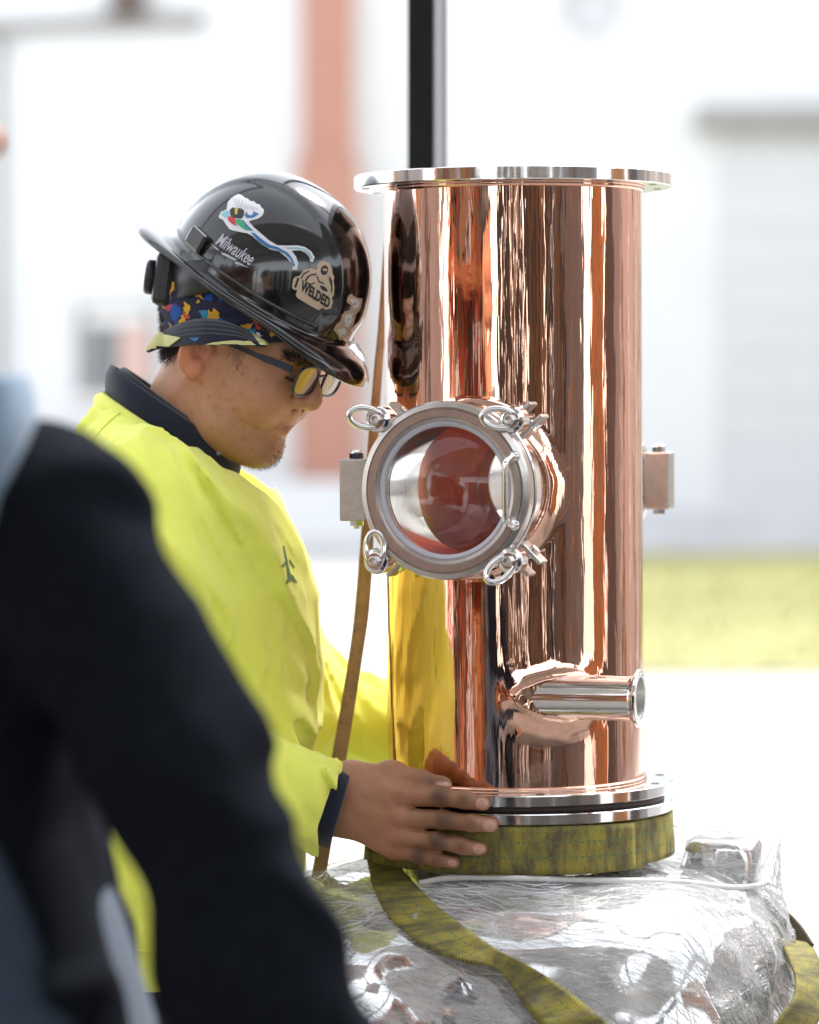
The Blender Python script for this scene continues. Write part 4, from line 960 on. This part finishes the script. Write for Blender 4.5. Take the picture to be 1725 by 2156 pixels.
def make_hat():
    n = 128; rows = 40; V = []; F = []
    V.append(dome_pt(0, math.pi/2))
    for j in range(1, rows+1):
        tau = math.pi/2*(1-j/rows)
        for i in range(n): V.append(dome_pt(2*math.pi*i/n, tau))
    nb = 9
    for j in range(1, nb+1):
        t = j/nb
        for i in range(n):
            ph = 2*math.pi*i/n; b = dome_pt(ph, 0); e = Vector((math.cos(ph)/HA, math.sin(ph)/HB, 0)).normalized()
            w = brim_w(ph)*t; dr = brim_droop(ph); ramp = t*t*.4+t*.6
            up = 0
            lip = .0035*max(0, t-.85)/.15
            V.append(b+e*w*math.cos(dr)-Vector((0,0,1))*(w*math.sin(dr)*ramp+.004*min(1,t*3)-up*.4+lip))
    for i in range(n): F.append((0, 1+i, 1+(i+1) % n))
    for j in range(rows+nb-1):
        for i in range(n): q = (i+1) % n; F.append((1+j*n+i, 1+(j+1)*n+i, 1+(j+1)*n+q, 1+j*n+q))
    o = MB().add(V, F, True).build('shell', M['hat'], hat)
    s = o.modifiers.new('thickness', 'SOLIDIFY'); s.thickness = .0022; s.offset = -1
    return o
hshell = make_hat(); hat_bvh = bvh_of(hshell)
# raised bead above the brim, slot boss at the side
bead = []
for i in range(65):
    ph = R(-150+i*120/64); p = dome_pt(ph, R(5)); bead.append(p*1.004)
MB().tube(bead, .0024, 8).build('bead', M['hat'], hat)
for ph in (R(-118), R(118)):
    p = dome_pt(ph, R(8)); e = Vector((math.cos(ph)/HA, math.sin(ph)/HB, 0)).normalized(); Q = Matrix.Translation(p) @ e.to_track_quat('X', 'Z').to_matrix().to_4x4()
    MB().box((-.006,-.016,-.006), (.0075,.016,.018), Q).build('slot_boss', M['hat'], hat, bevel=.003)
# stickers (print on the shell)
M['st_white'] = mat('sticker_white', (.70,.70,.72), .4); M['st_grey'] = mat('sticker_grey', (.30,.30,.34), .4); M['st_black'] = mat('sticker_black', (.02,.02,.022), .4)
M['st_red'] = mat('sticker_red', (.55,.03,.04), .4); M['st_green'] = mat('sticker_green', (.04,.36,.13), .4); M['st_blue'] = mat('sticker_blue', (.03,.17,.36), .4); M['st_teal'] = mat('sticker_teal', (.25,.50,.55), .4)
M['st_beige'] = mat('sticker_beige', (.52,.41,.29), .5); M['st_yellow'] = mat('sticker_yellow', (.55,.42,.06), .4); M['st_silver'] = mat('sticker_silver', (.45,.46,.50), .35)
def stick(name, poly, m, parent=hat, off=.0006, s=5): return decal(name, [CH(*q) for q in poly], hat_bvh, M[m], parent, off, s)
bird = stick('bird_sticker', [(330,300),(352,262),(400,242),(412,175),(450,130),(510,98),(545,112),(570,135),(595,140),(620,165),(650,165),(675,190),(705,195),(722,225),(742,240),(745,265),(730,300),(690,325),(620,345),(605,352),(650,405),(710,455),(790,525),(865,570),(950,575),(1050,572),(1120,587),(1180,628),(1211,680),(1195,725),(1170,722),(1163,680),(1128,642),(1080,618),(1000,622),(1040,675),(1060,740),(1048,795),(1010,797),(1003,742),(955,685),(880,625),(800,608),(715,555),(640,488),(595,462),(520,448),(460,435),(430,425),(400,385),(368,338),(332,318)], 'st_white')
for nm, poly, m in (('body', [(430,250),(455,225),(500,228),(540,235),(565,255),(560,300),(540,325),(490,325),(440,305)], 'st_black'), ('beak', [(350,290),(372,262),(415,252),(430,270),(428,298),(405,318),(375,310)], 'st_teal'),
        ('breast', [(413,312),(440,305),(482,322),(485,372),(500,398),(455,378),(415,345)], 'st_red'), ('back', [(482,335),(525,330),(545,362),(580,400),(628,440),(570,430),(515,392),(485,365)], 'st_green'),
        ('rump', [(530,335),(560,345),(600,395),(650,440),(620,438),(575,395)], 'st_blue'), ('wing', [(566,292),(590,262),(655,262),(700,285),(650,318),(585,322)], 'st_blue'),
        ('tail', [(622,455),(660,460),(725,515),(800,568),(870,588),(965,640),(1005,690),(1032,760),(1015,772),(990,705),(940,655),(860,612),(785,596),(700,540)], 'st_blue'),
        ('tail', [(945,592),(1050,590),(1115,603),(1165,640),(1193,695),(1178,700),(1150,652),(1095,610),(960,606)], 'st_teal')):
    stick(nm, poly, m, bird, .0010, 5)
stick('spot', oval((620,270), 28, 28, 0, 14), 'st_white', bird, .0013); stick('streak', [(478,230),(510,228),(500,290),(480,288)], 'st_yellow', bird, .0013)
for k in range(9):
    a = (455+k*30, 150+k*10-(20 if k < 4 else 0)); stick('feather', [(a[0],a[1]),(a[0]+5,a[1]+2),(500+k*14+4,222+k*4),(500+k*14,222+k*4)], 'st_grey', bird, .0010, 8)
wel = stick('welder_sticker', [(1003,960),(1012,890),(1030,862),(1072,852),(1108,802),(1170,782),(1228,798),(1236,745),(1262,720),(1300,714),(1345,738),(1370,780),(1378,840),(1392,862),(1385,900),(1394,960),(1388,1030),(1368,1058),(1380,1090),(1362,1150),(1315,1166),(1285,1145),(1245,1168),(1150,1115),(1050,1055),(1036,1025),(1052,988),(1010,975)], 'st_beige')
for poly in (oval((1300,800), 34, 46, .2, 18), [(1118,900),(1140,860),(1180,835),(1230,830),(1222,845),(1180,850),(1150,875),(1132,905)], [(1130,905),(1170,925),(1215,910),(1215,920),(1170,938),(1125,918)], [(1345,850),(1372,900),(1375,990),(1362,1020),(1360,950),(1340,890)], [(1260,940),(1300,950),(1330,985),(1322,1000),(1285,985),(1262,960)], [(1080,870),(1110,825),(1160,802),(1165,812),(1115,838),(1092,880)], [(1235,850),(1255,900),(1300,920),(1298,930),(1248,912),(1226,860)]):
    stick('figure_line', poly, 'st_black', wel, .0010, 6)
stick('visor', [(1285,785),(1325,790),(1322,808),(1288,805)], 'st_beige', wel, .0013)
cart = stick('front_sticker', [(1503,1092),(1518,1040),(1548,1016),(1572,1040),(1605,1055),(1650,1062),(1645,1110),(1628,1170),(1592,1205),(1580,1260),(1560,1320),(1530,1400),(1480,1435),(1440,1442),(1420,1395),(1385,1345),(1410,1300),(1450,1265),(1462,1210),(1490,1185),(1540,1160),(1545,1125)], 'st_beige')
for poly in ([(1530,1065),(1570,1060),(1630,1085),(1615,1140),(1570,1160),(1555,1110)], [(1490,1210),(1560,1195),(1555,1270),(1515,1330),(1480,1300)], [(1420,1345),(1480,1330),(1510,1365),(1470,1420),(1440,1400)]): stick('patch', poly, 'st_white', cart, .0010)
for k in range(9):
    a = (1455+(k % 3)*38+k*3, 1400-k*36); stick('patch_line', [(a[0],a[1]),(a[0]+26,a[1]-14),(a[0]+30,a[1]-4),(a[0]+6,a[1]+8)], 'st_grey', cart, .0013)
def lettering(name, text, o, dx, dy, m, parent, off, shear=0.0, bold=0.0, size=1.0):
    """text laid along picture vectors: dx = one em to the right, dy = one em up"""
    cu = bpy.data.curves.new(name, 'FONT'); cu.body = text; cu.shear = shear; cu.offset = bold; cu.resolution_u = 3
    ob = bpy.data.objects.new(name, cu); COL.objects.link(ob); dg = bpy.context.evaluated_depsgraph_get(); me0 = bpy.data.meshes.new_from_object(ob.evaluated_get(dg)); bpy.data.objects.remove(ob)
    w = max(v.co.x for v in me0.vertices)-min(v.co.x for v in me0.vertices); x0 = min(v.co.x for v in me0.vertices)
    V = [shoot(hat_bvh, *CH(o[0]+dx[0]*(v.co.x-x0)/w+dy[0]*v.co.y, o[1]+dx[1]*(v.co.x-x0)/w+dy[1]*v.co.y), off) for v in me0.vertices]
    F = [tuple(q.vertices) for q in me0.polygons if all(V[i] is not None for i in q.vertices)]
    me = bpy.data.meshes.new(name); me.from_pydata([tuple(v) if v is not None else tuple(HATM.translation) for v in V], [], F)
    bpy.data.meshes.remove(me0)
    return link(name, me, M[m], parent, True)
lettering('lettering', 'Milwaukee', (296,556), (322,204), (84,-150), 'st_silver', hat, .0008, .30, .016)
stick('lightning_bolt', [(255,556),(330,610),(322,622),(398,652),(385,642),(500,705),(480,712),(612,782),(470,735),(492,722),(352,652),(368,648),(300,605)], 'st_silver', hat, .0008)
lettering('lettering', 'I', (1024,950), (18,10), (40,-116), 'st_black', wel, .0012, 0, .045)
lettering('lettering', 'WELDED', (1076,978), (262,172), (28,-126), 'st_black', wel, .0012, 0, .045)
# suspension: ratchet band and knob behind the head
bc = P(470, 588, YH+.01); ba = bc.x-P(356, 588, YH).x; V = []; F = []
for i in range(49):
    a = R(90+i*180/48); up = .004*math.cos(a)
    for dz in (-.024+.006*(1+math.cos(a)), .022): V.append(bc+Vector((ba*math.cos(a), .102*math.sin(a), dz+up)))
for i in range(48): F.append((2*i, 2*i+2, 2*i+3, 2*i+1))
ob = MB().add(V, F, True).build('headband', M['hat_matte'], hat, True); s = ob.modifiers.new('thickness', 'SOLIDIFY'); s.thickness = .003
kc = P(*C1(232, 760), YH-.01)
Q = Matrix.Translation(kc) @ Matrix.Rotation(R(8), 4, 'Y')
MB().box((-.014,-.030,-.034), (.012,.030,.034), Q).build('ratchet_housing', M['hat_matte'], hat, True, .008)
MB().lathe([(.001,-.010),(.020,-.010),(.022,-.007),(.022,.002),(.001,.002)], 36, Q @ Matrix.Translation((-.016,0,0)) @ Matrix.Rotation(R(-90), 4, 'Y') @ Matrix.Rotation(R(180), 4, 'X')).build('ratchet_knob', M['hat_matte'], hat, True)

# ------------------------------------------------------------------ printed welding cap under the hat
def print_material():
    m = bpy.data.materials.new('printed_cotton'); m.use_nodes = True; t, b = nodes_of(m); b.inputs['Roughness'].default_value = .9
    tc = t.nodes.new('ShaderNodeTexCoord'); vo = t.nodes.new('ShaderNodeTexVoronoi'); vo.inputs['Scale'].default_value = 88; vo.inputs['Randomness'].default_value = 1
    nz = t.nodes.new('ShaderNodeTexNoise'); nz.inputs['Scale'].default_value = 60; nz.inputs['Detail'].default_value = 2
    ad = t.nodes.new('ShaderNodeMix'); ad.data_type = 'VECTOR'; ad.inputs[0].default_value = .035; t.links.new(tc.outputs['Object'], ad.inputs[4]); t.links.new(nz.outputs['Color'], ad.inputs[5]); t.links.new(tc.outputs['Object'], nz.inputs['Vector'])
    t.links.new(ad.outputs[1], vo.inputs['Vector'])
    bw = t.nodes.new('ShaderNodeSeparateColor'); t.links.new(vo.outputs['Color'], bw.inputs[0])
    cr = t.nodes.new('ShaderNodeValToRGB'); cr.color_ramp.interpolation = 'CONSTANT'; e = cr.color_ramp.elements
    e[0].position = 0; e[0].color = (.010,.013,.035,1); e[1].position = .56; e[1].color = (.60,.33,.02,1)
    for p, c in ((.66,(.01,.07,.30,1)),(.76,(.62,.60,.55,1)),(.82,(.50,.06,.05,1)),(.88,(.02,.20,.32,1)),(.95,(.012,.014,.03,1))):
        q = e.new(p); q.color = c
    t.links.new(bw.outputs[0], cr.inputs[0]); t.links.new(cr.outputs[0], b.inputs['Base Color']); return m
M['print'] = print_material()
cap = empty('welding_cap', tuple(HO)); tag(cap, 'navy cotton welding cap printed with bright patches, its curved brim turned over the ear', 'cap')
pl0 = P(*C1(100, 1225), YH); pl1 = P(*C1(1010, 1180), YH); pn = Vector((pl1.z-pl0.z, 0, -(pl1.x-pl0.x))).normalized()
if pn.z > 0: pn = -pn
def cap_sdf(p):
    A = np.array(HINV.to_3x3(), np.float32); o = np.array(HO); w = (p[0]-o[0], p[1]-o[1], p[2]-o[2])
    q = tuple(A[i,0]*w[0]+A[i,1]*w[1]+A[i,2]*w[2] for i in range(3))
    d = ell(q, (-.004,0,.052), (.1155,.0855,.095)); d = np.minimum(d, smin(d, ell(q, (.03,0,.03), (.070,.070,.055)), .02)-.003)
    d = d-.0022*(1-2*np.abs(vnoise(p[0]*22+5, p[1]*14+5, p[2]*75+5)))
    return smax(d, (p[0]-pl0.x)*pn.x+(p[2]-pl0.z)*pn.z, .003)
crown = link('crown', nets('crown', cap_sdf, (HO.x-.17, HO.y-.13, HO.z-.06), (HO.x+.15, HO.y+.13, HO.z+.19), .0026), M['print'], cap, True)
cap_bvh = bvh_of(crown)
ic = smooth_path([CB(*q) for q in ((60,610),(160,505),(330,418),(520,375),(700,385),(880,440),(1000,510),(1110,580),(1220,640))], 40)
oc = smooth_path([CB(*q) for q in ((18,688),(160,655),(330,632),(520,624),(700,624),(880,626),(1000,634),(1110,640),(1222,650))], 40)
Vb = []; Fb = []; rows = 8; ys = []
for i in range(40):
    h = shoot(cap_bvh, ic[i][0], ic[i][1], .001); ys.append(h.y if h is not None else None)
yy0 = [y for y in ys if y is not None]; ys = [y if y is not None else yy0[0]+.0 for y in ys]
for i in range(40):
    s = math.sin(math.pi*i/39)**.6
    for j in range(rows+1):
        t = j/rows; px = ic[i][0]+(oc[i][0]-ic[i][0])*t; py = ic[i][1]+(oc[i][1]-ic[i][1])*t
        Vb.append(P(px, py, ys[i]-.001-(.026*s)*t-.008*s*math.sin(math.pi*t)))
for i in range(39):
    for j in range(rows): k = i*(rows+1)+j; Fb.append((k, k+1, k+rows+2, k+rows+1))
brim = MB().add(Vb, Fb, True).build('brim', M['navy'], cap, True); s = brim.modifiers.new('thickness', 'SOLIDIFY'); s.thickness = .004
brim_bvh = bvh_of(brim); M['lining'] = cloth('pale_yellow_print', (.60,.58,.25), .9); M['stitch'] = mat('grey_thread', (.10,.10,.11), .8); M['print_blue'] = cloth('blue_print', (.03,.16,.38))
for poly, m in (([(25,680),(140,515),(360,560),(250,640),(120,665)], 'lining'), ([(580,622),(660,600),(850,585),(1000,598),(1050,628),(850,626)], 'lining'), ([(990,512),(1090,580),(1215,640),(1080,628)], 'lining'), ([(440,565),(535,560),(500,592)], 'print_blue')):
    decal('brim_print', [CB(*q) for q in poly], brim_bvh, M[m], brim, .003, 5)
for k in range(3):
    pts = []
    for i in range(6, 34):
        t = .28+.16*k; q = P(ic[i][0]+(oc[i][0]-ic[i][0])*t, ic[i][1]+(oc[i][1]-ic[i][1])*t, 0); h = shoot(brim_bvh, ic[i][0]+(oc[i][0]-ic[i][0])*t, ic[i][1]+(oc[i][1]-ic[i][1])*t, .0024)
        if h is not None: pts.append(h)
    if len(pts) > 3: MB().tube(pts, .0005, 5).build('stitching', M['stitch'], brim, True)

# ------------------------------------------------------------------ eyeglasses
M['frame'] = mat('dark_blue_frame', (.02,.03,.05), .35); M['lens'] = glass_material('spectacle_lens', (.50,.56,.44), fac=.16, dust=.02)
gl = empty('eyeglasses', tuple(HMX @ Vector((.11,0,.005)))); tag(gl, 'dark framed eyeglasses on the face of the worker in the yellow sweatshirt', 'eyeglasses')
GX = .1145
for s in (-1, 1):
    ring = []
    for i in range(40):
        a = 2*math.pi*i/40; u = abs(math.cos(a))**.75*math.copysign(1, math.cos(a)); v = abs(math.sin(a))**.75*math.copysign(1, math.sin(a))
        ly = s*.0345+.0255*u; lz = .004+.0185*v; ring.append(HMX @ Vector((GX-.10*abs(abs(ly)-.006)**1.35*1.2-.10*(.02-lz)*.6, ly, lz)))
    MB().tube(ring, .0019, 8, closed=True).build('rim', M['frame'], gl, True)
    c = sum(ring, Vector())/40; fwd = HMX.to_3x3() @ Vector((1,0,0))
    V = [c+fwd*.001]+[r for r in ring]; MB().add(V, [(0, 1+i, 1+(i+1) % 40) for i in range(40)], True).build('lens', M['lens'], gl, True)
    hx = HMX @ Vector((.099, s*.0625, .016)); bk = HMX @ Vector((.000, s*.0775, .018)); md = HMX @ Vector((.055, s*.0755, .018))
    t = MB(); pts = smooth_path([tuple(HMX @ Vector((.1030, s*.0595, .013))), tuple(hx), tuple(md), tuple(bk), tuple(HMX @ Vector((-.014, s*.078, .004)))], 20)
    n0 = len(pts); V = []; upv = HMX.to_3x3() @ Vector((0,0,1)); lat = HMX.to_3x3() @ Vector((0,s,0))
    for i, p in enumerate(pts):
        hgt = .0042 if i < 9 else .0028
        for a, b in ((-1,-1),(1,-1),(1,1),(-1,1)): V.append(Vector(p)+upv*a*hgt+lat*(b*.0012+.001))
    F = [(i*4+k, i*4+(k+1) % 4, i*4+4+(k+1) % 4, i*4+4+k) for i in range(n0-1) for k in range(4)]+[(0,1,2,3), tuple((n0-1)*4+k for k in (3,2,1,0))]
    t.add(V, F).build('temple', M['frame'], gl, True)
MB().tube([HMX @ Vector((GX-.002,-.010,.010)), HMX @ Vector((GX+.002,0,.013)), HMX @ Vector((GX-.002,.010,.010))], .0014, 8).build('bridge', M['frame'], gl, True)
# collar button
bq = P(469, 947, -.135)
cb_ = bvh_of(bpy.data.objects['shirt_collar']); h = shoot(cb_, 456, 950, .003)
if h is not None: MB().lathe([(.0005,.001),(.0035,.001),(.0055,.0016),(.0055,0),(.0005,0)], 20, Matrix.Translation(h) @ Vector((0,-1,.1)).to_track_quat('Z','Y').to_matrix().to_4x4()).build('collar_button', M['st_grey'], worker, True)

# ------------------------------------------------------------------ person in the dark jacket, out of focus in front
FGY = -1.35
man = empty('person', (P(-120, 2000, FGY).x, FGY, 0)); tag(man, 'person in a black jacket over a blue denim shirt with one arm lowered', 'person')
def fz(py, y=FGY): return P(862, py, y).z
def fsec(rows, y):
    rows = sorted(rows, key=lambda r: -r[0]); return ([fz(r[0], y) for r in rows], [P((r[1]+r[2])/2, r[0], y).x for r in rows], [(P(r[2], r[0], y).x-P(r[1], r[0], y).x)/2 for r in rows])
JZ, JX, JA = fsec([(2500,-380,395),(2156,-400,345),(1900,-410,262),(1700,-420,205),(1400,-420,185),(1150,-400,150),(1000,-360,110),(900,-300,60),(850,-240,20)], FGY)
JE = [(fz(q[1]), P(q[0], q[1], FGY-.1).x) for q in ((300,2500),(250,2100),(205,1900),(172,1700),(165,1500),(200,1100),(200,800))]
DZ, DX, DA = fsec([(2500,-330,380),(2156,-350,328),(2000,-355,280),(1850,-360,232),(1700,-365,190),(1400,-365,172),(1100,-340,130),(900,-250,40)], FGY)
AR = [tuple(P(84,1098,-1.50)), tuple(P(380,1610,-1.54)), tuple(P(530,2010,-1.54)), tuple(P(590,2230,-1.53))]; AF = [AR[3], tuple(P(1000,2560,-1.45))]
h0 = P(0,1850,-1.55); h1 = P(130,2156,-1.55); hn = Vector((-(h1.z-h0.z), 0, h1.x-h0.x)).normalized()
if hn.x > 0: hn = -hn
def jacket_sdf(p):
    d = loft(p, JZ, JX, JA, [FGY]*len(JZ), [.20,.20,.20,.20,.195,.18,.15,.11,.07], 2.3)
    d = smax(d, (p[0]-h0.x)*hn.x+(p[2]-h0.z)*hn.z, .01)
    d = smax(d, p[0]-np.interp(p[2], [q[0] for q in JE], [q[1] for q in JE]), .008)
    d = smin(d, chain(p, AR, [.0865,.0585,.0625,.064], .05), .014)
    d = smin(d, chain(p, AF, [.066,.05], .05), .03)
    x, y, z = p
    return d-.011*np.clip(1-2.4*np.abs(vnoise(x*9+z*11+3, y*8+3, z*7-x*5+3)), -.2, 1)-.003*vnoise(x*25+3, y*25+3, z*25+3)
link('jacket', nets('jacket', jacket_sdf, (P(-480,1500,FGY).x, -1.68, fz(2620)), (P(1010,2500,-1.45).x+.05, -1.10, fz(800)), .0095), M['jacket'], man, True)
link('shirt', nets('shirt', lambda p: loft(p, DZ, DX, DA, [FGY]*len(DZ), [.165]*6+[.16,.10], 2.1)-.003*vnoise(p[0]*14+3, p[1]*14+3, p[2]*9+3), (P(-440,1500,FGY).x, -1.60, fz(2520)), (P(420,2500,FGY).x, -1.10, fz(860)), .0095), M['denim'], man, True)
CZ, CX, CA = fsec([(1120,-200,2),(1000,-200,46),(940,-200,64),(890,-200,75),(850,-200,72),(788,-200,58)], -1.53)
link('shirt_collar', nets('shirt_collar', lambda p: loft(p, CZ, CX, CA, [-1.535]*6, [.075,.085,.085,.08,.075,.07], 3), (P(-230,900,-1.5).x, -1.68, fz(1140,-1.53)), (P(120,900,-1.5).x, -1.42, fz(770,-1.53)), .006), M['denim_daylit'], man, True)
nose = Vector((.1206,0,-.02)); MR = Matrix.Rotation(R(-14), 3, 'Y'); mo = P(5, 292, FGY)-MR @ nose
mh = link('head', head_me, M['skin'], man); mh.matrix_parent_inverse = wm(man).inverted(); mh.location = mo; mh.rotation_euler = MR.to_euler()
def hair_sdf(p): return smax(smax(ell(p, (-.006,0,.055), (.115,.085,.094)), -(p[2]+.01-.35*(p[0]-.01)), .01), -ell(p, (.10,0,0), (.06,.09,.06)), .01)
hh = link('hair', nets('hair', hair_sdf, (-.14,-.11,-.06), (.13,.11,.17), .005), M['hair'], man); hh.matrix_parent_inverse = wm(man).inverted(); hh.location = mo; hh.rotation_euler = MR.to_euler()
nk = nets('neck', lambda p: capsule(p, (mo.x-.03, FGY, mo.z-.04), (P(-150,900,FGY).x, FGY, fz(960)), .06, .075), (mo.x-.25, FGY-.1, fz(1000)), (mo.x+.15, FGY+.1, mo.z+.05), .008)
set_tint(nk, np.tile(np.array([.47,.255,.15], np.float32), (len(nk.vertices),1))); link('neck', nk, M['skin'], man, True)
lx = P(-120,2500,FGY).x
def legs(p):
    d = loft(p, [.5,.72,.95], [lx,lx,lx], [.15,.16,.15], [FGY]*3, [.18,.18,.17], 2.3)
    for s in (-1,1): d = smin(d, chain(p, [(lx,FGY+s*.09,.62),(lx+.02,FGY+s*.1,.35),(lx,FGY+s*.1,.07)], [.095,.075,.06], .02), .03)
    return d
link('trousers', nets('trousers', legs, (lx-.22,FGY-.25,.03), (lx+.22,FGY+.25,.97), .012), M['jeans'], man, True)
for s in (-1, 1): link('boot', nets('boot', lambda p: smax(smin(capsule(p, (lx-.03,FGY+s*.1,.06), (lx+.12,FGY+s*.11,.045), .055,.048), capsule(p, (lx-.02,FGY+s*.1,.06), (lx-.02,FGY+s*.1,.16), .055), .02), -p[2], .005), (lx-.12,FGY+s*.1-.08,-.012), (lx+.2,FGY+s*.1+.09,.19), .01), M['boot'], man, True)
fh = link('hand', hand_me, M['skin'], man); fh.matrix_parent_inverse = wm(man).inverted()
wr = Vector((np.array(WT)+np.array(WB))/2); tgt = Vector(AF[1]); rot = Matrix.Rotation(R(25), 3, 'Y'); fh.rotation_euler = rot.to_euler(); fh.location = tgt-rot @ wr-Vector((.02,0,-.01))
